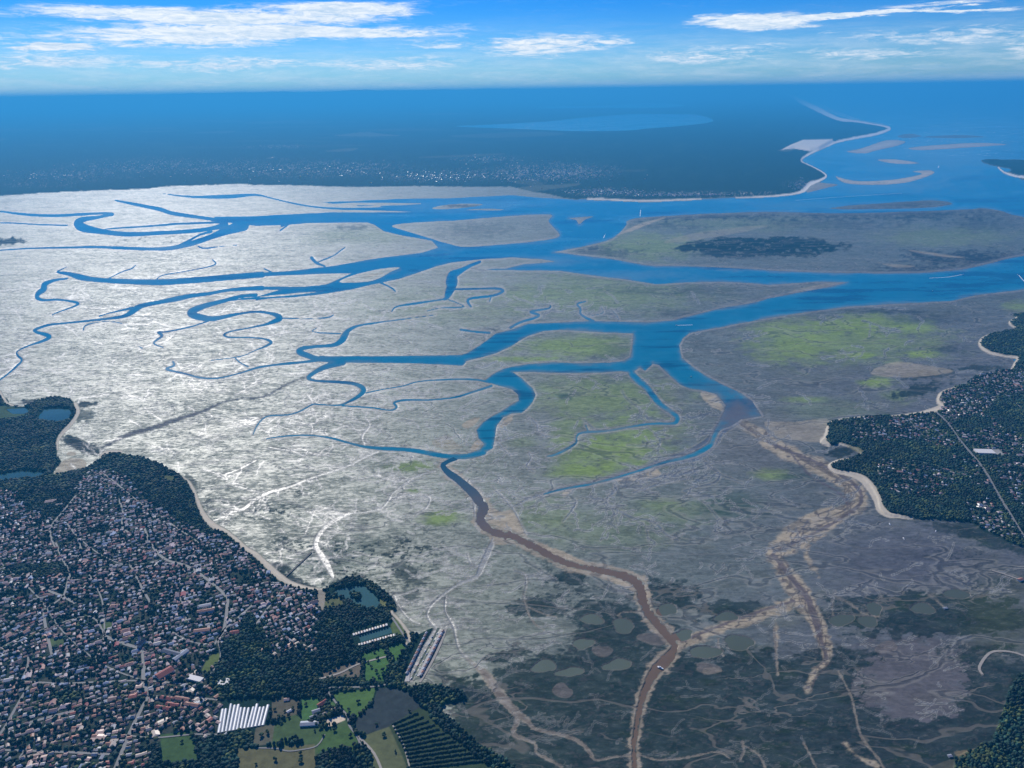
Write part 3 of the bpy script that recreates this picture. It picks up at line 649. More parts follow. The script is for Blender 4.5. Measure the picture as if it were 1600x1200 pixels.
for k_ in range(46):
    i_ = rng.integers(0, len(BRAID[0].split()) - 2); pa, pb = parse(BRAID[0])[i_], parse(BRAID[0])[i_ + 2 if i_ + 2 < len(BRAID[0].split()) else i_ + 1]
    o0, o1 = rng.uniform(-.45, .45) * pa[2], rng.uniform(-.45, .45) * pb[2]; tt = np.linspace(0, 1, 6)
    stroke(RV0, [(pa[0] + (pb[0] - pa[0]) * t_ + (o0 + (o1 - o0) * t_) * .9 + 3 * math.sin(t_ * 7 + k_), pa[1] + (pb[1] - pa[1]) * t_ + (o0 + (o1 - o0) * t_) * .4, rng.uniform(.7, 2.2)) for t_ in tt], 4)
lay((1 - sst(RV0 + n_c, -.6, .9)) * .8, (.085, .065, .052), .6)
RV = np.full((NY, NX), FARD)
for s in ["1208,868,7 1225,888,8 1243,912,9 1262,935,10 1272,965,9 1283,1000,7 1292,1030,5", "1200,690,5 1240,708,5 1290,730,5 1335,757,6 1346,780,6 1330,800,5 1270,835,5 1210,862,6", "1240,940,4 1190,955,4 1120,980,4 1065,1003,5", "1230,700,3 1262,740,3 1310,770,3 1325,790,3", "1262,815,3 1235,850,3 1225,862,3"]: stroke(RV, s, 6)
lay((1 - sst(RV + n_c * 1.5, -1.2, 1)) * .85, (.085, .06, .055), .85)
lay(blob(1050, 640, 22, 60, .6, .3) * .25, (.16, .14, .12))
# drained creeks: wet floors between pale levees
cr = 1 - sst(C + n_c * .35, -.9, .7); lev = 1 - sst(np.abs(C - 1.5), .2, 1.5)
inland = sst(PYg, 340, 430)
mz = sst(PYg + n_b * 20, 900, 960) * sst(PXg, 700, 760)
lay(lev * .5 * inland * (1 - mz), (.27, .25, .20), .6); lay(cr * .85 * inland * (1 - mz), (.06, .07, .08), 1.35)
thr = 1 - sst(C + n_c * 2.2 + n_e * .8, -.3, 1.1); lay(thr * mz * .8, (.25, .215, .16), .4); lay((1 - sst(C + 1.6 + n_c, -.6, .4)) * mz * .6, (.12, .09, .065), .8)
cs = (1 - sst(CS + n_c * .3, -.5, .9)) * sst(PYg, 380, 480) * (W > 1.5)
lvs = (1 - sst(np.abs(CS - .9), .1, .8)) * (1 - .6 * marsh) * sst(PYg, 380, 480)
TD = np.full((NY, NX), FARD); stroke(TD, "485,587,4 465,594,2 440,605,3 420,617,3 400,622,3 375,623,2 345,630,3 325,640,4 280,655,6 240,668,7 200,680,6 175,692,4 160,700,3", 6)
lay((1 - sst(TD + n_c * 2.5 + n_e * 1.5, -2.0, 1.6)) * .85, (.075, .07, .085), .3)
cs *= 1 - .5 * marsh
lay(lvs * .72, (.34, .335, .285), .75); lay(cs * .8, (.055, .06, .065), 1.3)
# banks of the channels: pale slick rims
rim = (1 - sst(np.abs(W - 1.8) + n_c * .5, .3, 1.9)) * sst(PYg, 300, 380)
lay(rim * .65, (.30, .28, .235), .85)
shoal = 1 - sst(W + n_b * 2, 0, 9)
lay(shoal * right * .35, (.09, .095, .12), .7)
# pond rims in the marsh
lay((1 - sst(np.abs(PDR - .4), .1, 1.1)) * .55, (.20, .17, .14), .3)
for (pts, kind) in POND_OUT:
    if kind == 1:
        s_ = poly_sd(pts, 4); lay((1 - sst(s_ + n_c, -2, 1)) * .65, (.17, .145, .125), .3)
marsh_mask = marsh

# --- land cover
fld = (LAND < 0)
lm = (1 - sst(LAND, -.6, .6))
forest_col = np.array((.014, .036, .026))
lay(lm, forest_col, 0)
farm = lm * sst(PYg, 315, 250)
lay(farm * sst(n_b + n_a * .5 + n_c * .4, .1, .7) * .5, (.03, .06, .045), 0)
FARF = [("522,213 548,209 575,207 600,210 625,213 575,214", .6), ("508,237 530,234 560,232 550,237 530,238", .5), ("700,214 760,209 830,206 882,209 860,213 780,216", .28), ("655,247 720,243 790,241 740,246", .35), ("210,206 290,204 250,207", .3), ("385,192 450,188 460,190 400,194", .3), ("300,208 365,205 350,209", .3),
        ("640,179 700,177 732,178 690,180", .3), ("800,297 830,292 870,290 905,288 900,292 870,296 840,300 815,300", .55), ("800,286 830,282 850,290 830,291", .3), ("80,196 160,193 140,196", .25), ("960,268 1010,266 1000,270", .2), ("1090,240 1130,238 1110,242", .0), ("1215,236 1240,234 1230,238", .6), ("415,248 430,246 425,249", .5), ("-20,219 10,217 0,221", .3)]
for s, a_ in FARF: lay((1 - sst(poly_sd(s, 3) + n_c * .8, -.8, .8)) * a_ * lm, (.16, .17, .12), 0)
for (x, y, rx, ry, a_) in [(860, 270, 100, 15, .85), (700, 275, 120, 10, .55), (450, 265, 150, 16, .45), (250, 260, 140, 14, .4), (100, 275, 120, 12, .4), (770, 250, 60, 7, .5), (1090, 305, 170, 5, .8), (1250, 290, 30, 10, .3), (940, 300, 70, 6, .6), (60, 290, 60, 5, .5), (430, 230, 60, 4, .4), (560, 262, 100, 10, .5)]:
    speck = sst(_T[(np.arange(NY)[:, None] * 7) & 511, (np.arange(NX)[None, :] * 3) & 511] * .8 + n_c * .35, .52, .85)
    lay(blob(x, y, rx, ry, .8, .5) * a_ * speck * lm, (.42, .38, .34), 0)
lay(lm * (1 - sst(GY, qh - 90, qh - 40)) * 0, forest_col)
for y_, a_ in [(176, .3), (189, .4), (203, .35), (217, .25), (168, .25), (228, .2)]:
    lay(lm * sst(fbm(GX / 90, PYg / 3, 4, int(y_)), .18, .5) * np.exp(-((PYg - y_) / 6) ** 2) * a_ * sst(-PXg, -1150, -700), (.12, .12, .09), 0)
dune = poly_sd("1220,235 1235,227 1255,219 1300,218 1302,222 1280,235 1265,237 1240,233", 6, sm=False)
lay(1 - sst(dune, -.6, .6), (.80, .71, .57), 0)
# beaches
BE = np.full((NY, NX), FARD)
BEACH = ["1252,131,3 1235,137,3.5 1231,143,4.5 1250,157,6 1280,172,7 1310,186,5 1340,190,3 1375,196,2.4 1390,201,3.4 1370,209,3.6 1340,215,3 1310,221,3 1292,228,3 1262,242,2.4 1252,252,1.8 1270,261,1.8 1290,273,2.4 1285,280,2.5 1267,287,5 1258,295,6 1255,298,5 1240,303,2.5 1200,307,2 1150,309,1.3", "1095,311,1.8 1050,313,2.2 1000,314,2.6 950,312,2.2 918,311,2.2",
         "1560,262,2 1570,270,2.5 1590,276,2.5 1610,278,2.5", "1225,141,1.5 1245,155,2 1275,172,3 1300,183,2", "1588,497,2 1577,505,3.2 1587,513,2", "1552,521,2 1535,529,3.4 1531,540,4.6 1545,551,4 1570,557,3 1590,560,3.4 1586,568,3.5 1581,577,3.5",
         "1492,606,2.5 1471,614,4 1465,627,5 1472,634,7 1460,641,9 1440,645,4 1420,648,3 1392,651,2.2", "1350,652,1.6 1320,655,2 1297,660,2", "1293,668,4 1290,682,7 1285,690,9 1295,696,5", "1312,694,2 1335,701,2.5 1345,710,3", "1330,717,2.6 1310,720,3.4 1296,728,5 1304,737,5 1325,741,6 1345,748,10 1360,762,13 1370,780,12 1375,795,12 1388,805,8 1405,808,4 1420,811,2.5",
         "285,746,2 295,754,4 304,770,5 311,790,6 320,808,9 335,823,10 352,831,7 370,845,7 385,859,8 400,868,9 417,884,10 438,903,11 458,914,8 487,921,6 505,922,3", "118,632,6 122,645,5 112,662,4 97,678,4 90,690,3 90,703,3", "612,958,5 625,972,5 638,990,6 640,1000,6 636,1010,6", "0,612,3 10,630,4 20,634,3", "1405,808,3 1425,811,2.5", "158,712,5 170,706,4 190,706,3"]
for s in BEACH: stroke(BE, s, 6)
beach = 1 - sst(BE + n_c * .6, -.6, .8)
lay(beach * .95, (.56, .49, .37), .1); lay(beach * sst(-PYg, -330, -290) * .9, (.85, .80, .70), 0)
# fields and open ground near the town (outline, colour)
FIELDS = [("520,1086 587,1077 582,1098 558,1123 547,1121 530,1102", (.07, .13, .035)), ("472,1094 500,1091 500,1105 488,1128 471,1128", (.06, .13, .04)), ("512,1094 520,1108 526,1104 516,1094", (.07, .13, .04)), ("420,1140 460,1118 490,1135 520,1140 540,1125 552,1150 500,1200 490,1178 420,1170", (.06, .095, .035)),
          ("500,1146 545,1135 560,1160 545,1185 495,1190", (.055, .10, .03)), ("560,1155 608,1137 620,1160 642,1215 585,1215 580,1170", (.10, .11, .05)), ("372,1172 492,1165 494,1215 372,1215", (.11, .105, .05)), ("400,1140 430,1132 425,1165 395,1168", (.10, .095, .065)), ("565,1025 628,1006 634,1014 600,1066 572,1066", (.06, .13, .035)),
          ("505,1052 560,1034 568,1040 560,1062 505,1062", (.13, .11, .08)), ("325,1030 340,1020 348,1030 325,1052 315,1050", (.10, .13, .04)), ("530,935 540,945 525,952 500,950 505,940", (.10, .11, .05)), ("592,938 604,938 604,950 596,950", (.14, .15, .06)), ("425,1100 440,1090 468,1096 466,1118 425,1128", (.10, .09, .06)), ("250,1150 300,1145 310,1190 255,1195", (.05, .09, .03)),
          ("590,1078 614,1076 655,1090 670,1105 640,1125 610,1137 565,1152 555,1140 558,1125 583,1102", (.036, .044, .044)), ("498,920 510,930 505,958 495,945", (.25, .22, .17)), ("606,985 618,968 628,980 632,990 620,1000 612,988", (.09, .12, .04)), ("74,1000 100,1000 104,1010 78,1012", (.07, .10, .04)), ("160,975 175,972 176,985 160,985", (.07, .10, .04)),
          ("5,635 50,640 40,652 -20,660 -20,640", (.05, .08, .04)), ("1525,1170 1500,1190 1490,1175", (.12, .10, .06)), ("256,745 272,744 278,752 262,755", (.08, .09, .04)), ("1320,695 1340,700 1352,707 1344,710", (.14, .13, .07)), ("1518,705 1560,703 1570,712 1530,714", (.28, .27, .25)), ("505,1128 537,1119 540,1127 512,1139", (.55, .45, .33)),
          ("1450,1200 1490,1185 1495,1215", (.07, .07, .05))]
FM = np.zeros((NY, NX))
for s, c_ in FIELDS:
    k_ = 1 - sst(poly_sd(s, 4, sm=False), -.6, .6); FM = np.maximum(FM, k_); lay(k_ * (.9 + .1 * n_b), tuple(np.array(c_) * 1.45), 0); lay(k_ * sst(n_c + n_b * .5, 0, .5) * .35, tuple(np.array(c_) * .8), 0)
ORCH = poly_sd("608,1137 655,1108 690,1122 722,1150 765,1185 830,1240 660,1240 632,1190", 4, sm=False)
lay(1 - sst(ORCH, -1, 1), (.05, .075, .035), 0); FM = np.maximum(FM, 1 - sst(ORCH, -1, 1))
# built-up ground under the houses
H_ = np.zeros((NY, NX))
TOWNS = [("-300,790 0,770 20,775 45,790 80,815 110,785 130,745 150,735 185,740 215,765 240,790 260,800 300,825 340,838 380,862 410,890 440,912 490,930 500,960 480,1000 470,1010 430,1040 410,985 390,960 355,1000 345,1040 320,1060 345,1090 340,1145 380,1150 240,1165 230,1215 -300,1300", 1.0),
         ("400,1020 430,980 450,975 490,985 520,1000 500,1020 440,1030", .5), ("1390,655 1450,648 1480,680 1500,700 1480,703 1430,690 1395,690", .85), ("1470,610 1530,592 1545,580 1620,575 1620,615 1560,620 1540,650 1600,690 1620,680 1620,720 1570,715 1500,690 1470,650", .8), ("1325,657 1392,652 1395,690 1330,690", .55),
         ("1370,720 1500,735 1470,780 1400,775 1370,745", .6), ("1510,790 1545,780 1590,840 1560,845 1515,812", .95), ("1545,730 1620,720 1620,800 1590,790", .75), ("1490,712 1530,722 1550,760 1490,755", .6), ("1530,585 1620,577 1620,600 1525,605", 1.0), ("295,726 315,716 322,728 306,742", .6), ("-5,768 30,768 30,788 -5,795", .9), ("425,990 470,970 500,1000 480,1025 430,1025", .7)]
for s, a_ in TOWNS: H_ = np.maximum(H_, (1 - sst(poly_sd(s, 6, sm=False) + n_b * 4, -3, 3)) * a_)
H_ *= (1 - FM) * (LAND < -1.2)
H_ *= 1 - blob(60, 893, 65, 12, .3, .4) * .9; H_ *= 1 - blob(255, 760, 50, 30, .3, .3) * .9; H_ *= 1 - blob(100, 1090, 24, 14, .3, .4) * .9; H_ *= 1 - blob(140, 1035, 28, 12, .3, .4) * .9
H_ *= 1 - blob(370, 1035, 40, 28, .2, .1); H_ *= 1 - blob(1520, 665, 32, 13, .2, .2)
lay(H_ * .45 * sst(n_c + n_b * .4, -.5, .6), (.16, .14, .12), 0)
for k_, s_ in LK.items(): H_[s_ < 1.5] = 0

# --- heights
Z = np.where(W > 0, np.minimum(W * .55, 1.3) + .25 * np.clip(n_b, -1, 1), np.maximum(W * 1.2, -3.0))
Z = np.where(W > 0, np.maximum(Z, np.minimum(W * .3, .35)), Z)
Z -= cr * .55 * (W > 1.2) * inland; Z += lev * .25 * (W > 2) * inland
Z -= cs * .25
Z = np.where((W > .5), np.maximum(Z, .12), Z)
Z = np.where(RB < 0, np.maximum(RB * .5, -2.5), Z)
Z += (1 - sst(PDR, 0, 2)) * .35
Z = np.where(PD < .3, np.minimum(Z, PD * .8 - .1), Z)
canopy = fbm(GX / 3.0, GY / 2.0, 3, 201) * .5 + .5
lz = np.clip(-LAND * 1.2, 0, 1) * 3.5 + 1.2
farforest = sst(PYg, 560, 420) * np.clip(-LAND - 1, 0, 1) * (1 - beach) * (1 - sst(-dune, -1, 0))
lz = lz + farforest * (8 + 9 * canopy * sst(PYg, 150, 220))
Z = np.where(LAND < 0, lz, Z)
Z = np.where(BE < 1, np.maximum(Z, .8), Z)
Z += np.clip(-dune, 0, 3) * 14 * (dune < 0)
for k_, s_ in LK.items(): Z = np.where(s_ < 1.0, np.clip(s_ * 1.2, -2.5, 2.5) + (1.0 if k_ not in () else 0), Z)
CAN = poly_sd(CANAL_PTS, 4, sm=False)
Z = np.where(CAN < .5, .35, Z); lay(1 - sst(CAN, -.5, .5), (.24, .23, .2), 1.0)

# --- split the lattice into the pieces of the setting and link them
cls = np.zeros((NY, NX), np.int8)                                # 0 tidal flat
cls[(marsh_mask > .5) & (LAND > 0)] = 1
cls[((braid > .5) | (RB < 6)) & (LAND > 0) & (PYg > 650)] = 2
cls[LAND < 0] = 3
cls[(FM > .5) & (LAND < 0)] = 5
cls[(beach > .5)] = 4; cls[dune < 0] = 6
WZ = Z
wx, wy = q2w(GX, GY)
allV = np.stack([wx, wy, WZ], -1).reshape(-1, 3); allC = np.concatenate([np.clip(A, .005, .9), WET[..., None]], -1).reshape(-1, 4).astype(np.float32)
idx = np.arange(NY * NX).reshape(NY, NX)
quads = np.stack([idx[1:, :-1], idx[1:, 1:], idx[:-1, 1:], idx[:-1, :-1]], -1).reshape(-1, 4)
qcls = cls[1:, :-1].ravel()
deep = ((W < -3) & (LAND > 2) & (BE > 3)); dq = (deep[1:, :-1] & deep[:-1, 1:] & deep[:-1, :-1] & deep[1:, 1:]).ravel()
for k, (nm, mt_) in enumerate([('tidal_flat', 'mud'), ('salt_marsh', 'marsh_mud'), ('river_sand', 'mud'), ('land_ground', 'ground'), ('beach', 'sand'), ('meadow', 'ground'), ('sand_dune', 'sand')]):
    q = quads[(qcls == k) & ~dq]
    if not len(q): continue
    u, inv = np.unique(q.ravel(), return_inverse=True)
    o = mesh_np(nm, allV[u], inv.reshape(-1, 4), mt_, allC[u], smooth=True)
    tag(o, kind='structure')
del allV, allC, quads


def sheet(name, pts, z, material, kind='structure'):
    """flat polygon sheet from world points"""
    me = bpy.data.meshes.new(name); me.from_pydata([(x, y, z) for x, y in pts], [], [tuple(range(len(pts)))]); me.update()
    me.materials.append(MATS[material]); o = bpy.data.objects.new(name, me); sc.collection.objects.link(o); tag(o, kind=kind); return o


WCOL = np.zeros((NY, NX, 3)); WCOL[:] = (.004, .10, .16)
dep = W + n_b * 2.5 + n_a * 2 + fbm(GX / 60, GY / 5, 4, 411) * 3
rt = sst(PXg, 500, 1000)
def wl(mk, c): WCOL[:] = WCOL * (1 - mk[..., None]) + np.array(c) * mk[..., None]
WCOL *= np.array([1.5, 1.75, 1.65]); wl(sst(dep, -10, 0) * .8 * rt, (.04, .22, .30)); wl(sst(dep, -4, 1.5) * (.45 + .55 * rt), (.15, .21, .20))
wl(sst(fbm(GX / 90, GY / 7, 5, 431) + n_b * .3, .1, .6) * .9 * sst(-PYg, -460, -330), (.06, .27, .37)); wl(sst(fbm(GX / 120, GY / 6, 5, 451), .1, .5) * .7, (.003, .05, .10))
for (x, y, rx, ry, a_) in [(1480, 240, 120, 36, .55), (1400, 290, 110, 12, .5), (1250, 320, 120, 8, .35), (860, 408, 70, 8, .45), (1000, 430, 120, 8, .35), (660, 385, 60, 14, .45), (1560, 200, 90, 18, .4), (760, 318, 110, 8, .5), (700, 325, 80, 10, .4)]: wl(blob(x, y, rx, ry, .9, .6) * min(1, a_ * 1.5), (.14, .28, .32))
wl(blob(1150, 648, 52, 30, .9, .5), (.135, .13, .12)); wl(blob(1115, 612, 40, 18, 1, .6) * .5, (.10, .15, .16))
ww = W < 3.0; wq = (ww[1:, :-1] | ww[:-1, 1:] | ww[:-1, :-1] | ww[1:, 1:]).ravel(); q = np.stack([idx[1:, :-1], idx[1:, 1:], idx[:-1, 1:], idx[:-1, :-1]], -1).reshape(-1, 4)[wq & (WY[1:, 1:].ravel() < 120000)]
u, inv = np.unique(q.ravel(), return_inverse=True)
tag(mesh_np('bay_water', np.stack([wx, wy, np.zeros_like(wx)], -1).reshape(-1, 3)[u], inv.reshape(-1, 4), 'bay_water', WCOL.reshape(-1, 3)[u], smooth=True), kind='structure')
S_ = 430000
nn = 40; gx = np.linspace(-1, 1, nn); gx = np.sign(gx) * np.abs(gx) ** 3 * S_
vx, vy = np.meshgrid(gx, gx); ii = np.arange(nn * nn).reshape(nn, nn)
tag(mesh_np('sea', np.stack([vx, vy, vx * 0 - 1.2], -1).reshape(-1, 3), np.stack([ii[:-1, :-1], ii[:-1, 1:], ii[1:, 1:], ii[1:, :-1]], -1).reshape(-1, 4), 'sea_water'), kind='structure')


def ribbon(name, pts, z, material, widen=1.0, extra=0.0, kind='structure', sub=4, default=2.0, thick=0.0, parent=None):
    if isinstance(pts, str): pts = parse(pts, default)
    p = smooth(pts, sub=sub) if len(pts) > 2 else np.array(pts, float)
    q = np.array([at(a, b) for a, b in p[:, :2]]); wd = np.array([p[i, 2] * scale_at(p[i, 0], p[i, 1]) * widen + extra for i in range(len(p))])
    t = np.gradient(q, axis=0); t /= np.linalg.norm(t, axis=1)[:, None] + 1e-9; nrm = np.stack([-t[:, 1], t[:, 0]], 1)
    L = q + nrm * wd[:, None] / 2; Rr = q - nrm * wd[:, None] / 2; n = len(q)
    V = np.concatenate([np.c_[L, np.full(n, z)], np.c_[Rr, np.full(n, z)]]); i = np.arange(n - 1)
    f = np.stack([i, i + n, i + n + 1, i + 1], 1)
    o = mesh_np(name, V, f, material); tag(o, kind=kind); return o


rv = ribbon('muddy_river', BROWN[0], .12, 'brown_water', 1.9)
nv_ = len(rv.data.vertices) // 2; t_ = sst(np.arange(nv_) / nv_, .03, .42)[:, None]; cc = np.ones((nv_ * 2, 4), np.float32)
cc[:, :3] = np.tile(np.array([(.012, .075, .11)]) * (1 - t_) + np.array([(.17, .115, .07)]) * t_, (2, 1)); ca_ = rv.data.color_attributes.new('col', 'FLOAT_COLOR', 'POINT'); ca_.data.foreach_set('color', cc.ravel())
for k_, s_ in LAKES.items():
    pts = [(a, b) for a, b, _ in parse(s_)]; cx_ = sum(p[0] for p in pts) / len(pts); cy_ = sum(p[1] for p in pts) / len(pts)
    ex = [(cx_ + (a - cx_) * 1.03, cy_ + (b - cy_) * 1.03) for a, b in pts]
    if k_ in ('park_pond', 'swimming_basin', 'salt_pond', 'village_pond', 'salt_marsh_lagoon'): z_, m_ = .95, 'pond_water'
    else: z_, m_ = 1.0, 'sea_water'
    sheet(k_, [at(a, b) for a, b in ex], z_, m_)
for (pts, kind) in POND_OUT:
    if kind == 0:
        sheet('marsh_pond', [at(a, b) for a, b in smooth(pts, True, 3)[:, :2]], .06, 'marsh_pond_water')

# distant mountain range beyond the plain
mv, mf = [], []
D_ = 475000; nM = 140
for i in range(nM):
    t = i / (nM - 1); a_, _ = azel(60 + t * 760, 130); peak = math.exp(-((t - .66) / .03) ** 2) * 350
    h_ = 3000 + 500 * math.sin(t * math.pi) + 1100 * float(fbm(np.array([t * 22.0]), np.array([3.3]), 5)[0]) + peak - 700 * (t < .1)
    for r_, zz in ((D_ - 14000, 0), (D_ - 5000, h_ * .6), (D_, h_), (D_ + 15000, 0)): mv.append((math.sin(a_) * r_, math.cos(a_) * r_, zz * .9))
for i in range(nM - 1):
    for k in range(3): b = i * 4 + k; mf.append((b, b + 4, b + 5, b + 1))
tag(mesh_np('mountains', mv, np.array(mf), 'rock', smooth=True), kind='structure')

# haze
HD = bpy.data.materials.new('haze_air'); HD.use_nodes = True; hn = NT(HD.node_tree); hn.n.clear()
pv = hn.new('ShaderNodeVolumePrincipled'); pv.inputs['Color'].default_value = (.06, .43, .82, 1); pv.inputs['Density'].default_value = 3.8e-5; pv.inputs['Anisotropy'].default_value = .2
hn.l.new(pv.outputs[0], hn.new('ShaderNodeOutputMaterial').inputs['Volume']); MATS['haze_air'] = HD
hb = MB(); hb.box(0, 0, -40, 1740, 900000, 900000, 0)
tag(hb.build('haze', 'haze_air', attr=False), kind='stuff')

# ---------------------------------------------------------------- roads and paths
ROADS = [  # main streets, width in metres
    ("235,850 257,875 292,886 321,905 353,933 355,952 350,987 340,1000", 13), ("87,850 99,876 109,897 105,917 100,933 85,945 70,956 73,987 82,1025", 11), ("204,885 222,920 235,943", 10),
    ("163,996 201,1010 219,1016 225,1031 225,1066 232,1090", 15), ("233,1089 216,1121 201,1153 187,1188 176,1215", 13), ("45,1025 44,1043 34,1067", 8), ("45,1075 26,1107 10,1136 -10,1165", 10), ("-10,1174 88,1177 172,1181", 9),
    ("44,1132 88,1120 117,1113", 12), ("61,917 79,926 101,935 118,945", 12), ("281,935 292,958 289,978", 8), ("106,820 120,840 127,860", 10), ("185,780 192,800 192,825 207,837", 9), ("119,776 100,800 82,822 80,840 87,857", 10), ("160,740 180,755 200,772 237,802", 8),
    ("226,827 237,857", 10), ("267,820 300,842 312,852", 8), ("400,943 367,972 350,987 335,1010", 10), ("400,978 417,955 435,932 447,915", 9), ("-10,1020 30,1000 70,985 140,965 165,996", 7), ("35,1067 100,1070 150,1068 225,1066 300,1072", 8), ("232,1090 300,1092 340,1096", 7),
    ("511,1077 550,1076 587,1075 616,1069 634,1070", 7), ("513,1083 528,1104 543,1121 546,1136 558,1153 565,1170", 7), ("1462,645 1480,662 1500,690 1535,732 1555,767 1572,795 1597,837 1615,860", 15), ("1597,640 1560,612 1500,600", 7), ("1415,650 1440,680 1480,700 1500,690", 6),
    ("1420,720 1460,728 1500,740 1535,732", 6), ("400,1171 432,1172 450,1176 470,1174 495,1168 508,1150", 5), ("613,967 628,990 640,1008", 8), ("340,1000 345,1030 325,1060 300,1075", 7), ("120,840 160,870 204,885 257,875", 6), ("0,880 60,935 100,990 160,1040 225,1066", 6), ("140,900 160,940 163,996 150,1030", 6), ("20,1200 60,1150 110,1090 130,1070", 6), ("190,1150 240,1155 300,1150 340,1150", 6), ("270,990 300,1005 330,1010", 7)]
RD = np.full((NY, NX), FARD)
for s_, wm in ROADS:
    p = parse(s_); pw = [(a, b, .72 * wm / scale_at(a, b)) for a, b, _ in p]; stroke(RD, pw, 6)
    ribbon('road', pw, 5.6, 'asphalt')
for s_, wm in [("499,1063 531,1054 560,1040 604,1028", 6), ("1535,1055 1530,1043 1545,1022 1565,1018 1590,1022 1620,1035", 7), ("697,983 690,1003 675,1035 656,1067", 7), ("1550,892 1570,898 1592,906", 6), ("560,1153 585,1180 600,1215", 6), ("614,1136 630,1165 640,1200", 4)]:
    p = parse(s_); pw = [(a, b, wm / scale_at(a, b)) for a, b, _ in p]; stroke(RD, pw, 6); ribbon('path', pw, 5.6 if p[0][0] < 690 else 2.4, 'track')


def look(arr, x, y):
    qx, qy = w2q(np.asarray(x, float), np.asarray(y, float))
    j = np.clip(np.searchsorted(QX, qx), 0, NX - 1); i = np.clip(np.searchsorted(-QY, -qy), 0, NY - 1)
    return arr[i, j]


def w2px(x, y):
    qx, qy = w2q(np.asarray(x, float), np.asarray(y, float)); return 800 + cR * qx - sR * qy, 600 - (sR * qx + cR * qy)


def jitter_grid(x0, x1, y0, y1, dx, dy, ang, j=.35):
    L = math.hypot(x1 - x0, y1 - y0) / 2; cx_, cy_ = (x0 + x1) / 2, (y0 + y1) / 2
    a, b = np.meshgrid(np.arange(-L, L, dx), np.arange(-L, L, dy)); a = a.ravel() + rng.uniform(-j, j, a.size) * dx; b = b.ravel() + rng.uniform(-j, j, b.size) * dy
    x = cx_ + a * math.cos(ang) - b * math.sin(ang); y = cy_ + a * math.sin(ang) + b * math.cos(ang)
    k = (x > x0) & (x < x1) & (y > y0) & (y < y1); x, y = x[k], y[k]
    px, py = w2px(x, y); k = (px > -110) & (px < 1710) & (py < 1290)
    return x[k], y[k]


# ---------------------------------------------------------------- houses
hx, hy, ha = [], [], []
for (x0, x1, y0, y1, ang0, dx, dy) in [(-3200, 300, 1250, 5200, R(28), 15.5, 18), (1200, 5200, 1800, 6200, R(-22), 19, 21)]:
    x, y = jitter_grid(x0, x1, y0, y1, dx, dy, ang0, .22)
    hh = look(H_, x, y) * (look(RD, x, y) > .7) * (vnoise(x / 45, y / 45, 88) > .22) * (look(FM, x, y) < .2); k = rng.random(len(x)) < hh * .93
    hx.append(x[k]); hy.append(y[k]); ha.append(ang0 + (vnoise(x[k] / 260, y[k] / 260, 5) - .5) * 1.6 + rng.choice([0, math.pi / 2], k.sum(), p=[.72, .28]) + rng.normal(0, .08, k.sum()))
hx, hy, ha = map(np.concatenate, (hx, hy, ha)); nh = len(hx)
hpx, hpy = w2px(hx, hy); hd = np.hypot(hx, hy)
ROOFS = [("orange tiled", (.40, .20, .13)), ("pale pink tiled", (.52, .36, .29)), ("brown tiled", (.24, .15, .12)), ("red tiled", (.34, .10, .07)), ("sandy tiled", (.52, .43, .34)), ("grey", (.30, .31, .34))]
rk = rng.choice(6, nh, p=[.16, .19, .21, .06, .21, .17]); hl = np.where(rng.random(nh) < .12, rng.uniform(15, 24, nh), rng.uniform(8, 13.5, nh)); hw = hl * rng.uniform(.55, .8, nh); hh_ = rng.choice([3.2, 3.6, 6.0], nh, p=[.45, .35, .2])
hz = np.full(nh, 4.2)
order = np.argsort(np.where((hpx > 4) & (hpx < 1596) & (hpy < 1196) & (hpy > 0), hd, 1e9)); named = order[:300]; rest = order[300:]


def house_cloud(name, ix, which):
    n = len(ix); c, s_ = np.cos(ha[ix]), np.sin(ha[ix]); L, Wd, Hh = hl[ix], hw[ix], hh_[ix]
    if which == 'wall':
        t = [(-.5, -.5, 0), (.5, -.5, 0), (.5, .5, 0), (-.5, .5, 0), (-.5, -.5, 1), (.5, -.5, 1), (.5, .5, 1), (-.5, .5, 1)]
        f4 = np.array([(0, 1, 5, 4), (1, 2, 6, 5), (2, 3, 7, 6), (3, 0, 4, 7)]); f3 = None
        X_ = np.array([[p[0] for p in t]]) * L[:, None]; Y_ = np.array([[p[1] for p in t]]) * Wd[:, None]; Z_ = np.array([[p[2] for p in t]]) * Hh[:, None]
        col = np.array([(.62, .58, .50), (.70, .68, .64), (.55, .48, .38), (.66, .60, .52)])[rng.integers(0, 4, n)]
    else:
        t = [(-1, -1, 0), (1, -1, 0), (1, 1, 0), (-1, 1, 0), (-1, 0, 1), (1, 0, 1)]
        f4 = np.array([(0, 1, 5, 4), (2, 3, 4, 5)]); f3 = np.array([(1, 2, 5), (3, 0, 4)])
        hip = rng.choice([1.0, .55], n)[:, None]
        X_ = np.array([[p[0] for p in t]]) * (L[:, None] / 2 + .5); X_[:, 4:] *= hip
        Y_ = np.array([[p[1] for p in t]]) * (Wd[:, None] / 2 + .5); Z_ = np.array([[p[2] for p in t]]) * (Wd * .24)[:, None] + Hh[:, None] - .1
        col = np.array([r[1] for r in ROOFS])[rk[ix]] * np.array([.86, .96, 1.08]) * rng.uniform(.95, 1.5, (n, 1))
    k = len(t); V = np.stack([hx[ix][:, None] + X_ * c[:, None] - Y_ * s_[:, None], hy[ix][:, None] + X_ * s_[:, None] + Y_ * c[:, None], Z_ + hz[ix][:, None]], -1).reshape(-1, 3)
    off = (np.arange(n) * k)[:, None, None]; polys = [(f4[None] + off).reshape(-1, 4)] + ([(f3[None] + off).reshape(-1, 3)] if f3 is not None else [])
    return V, polys, np.repeat(col, k, 0)


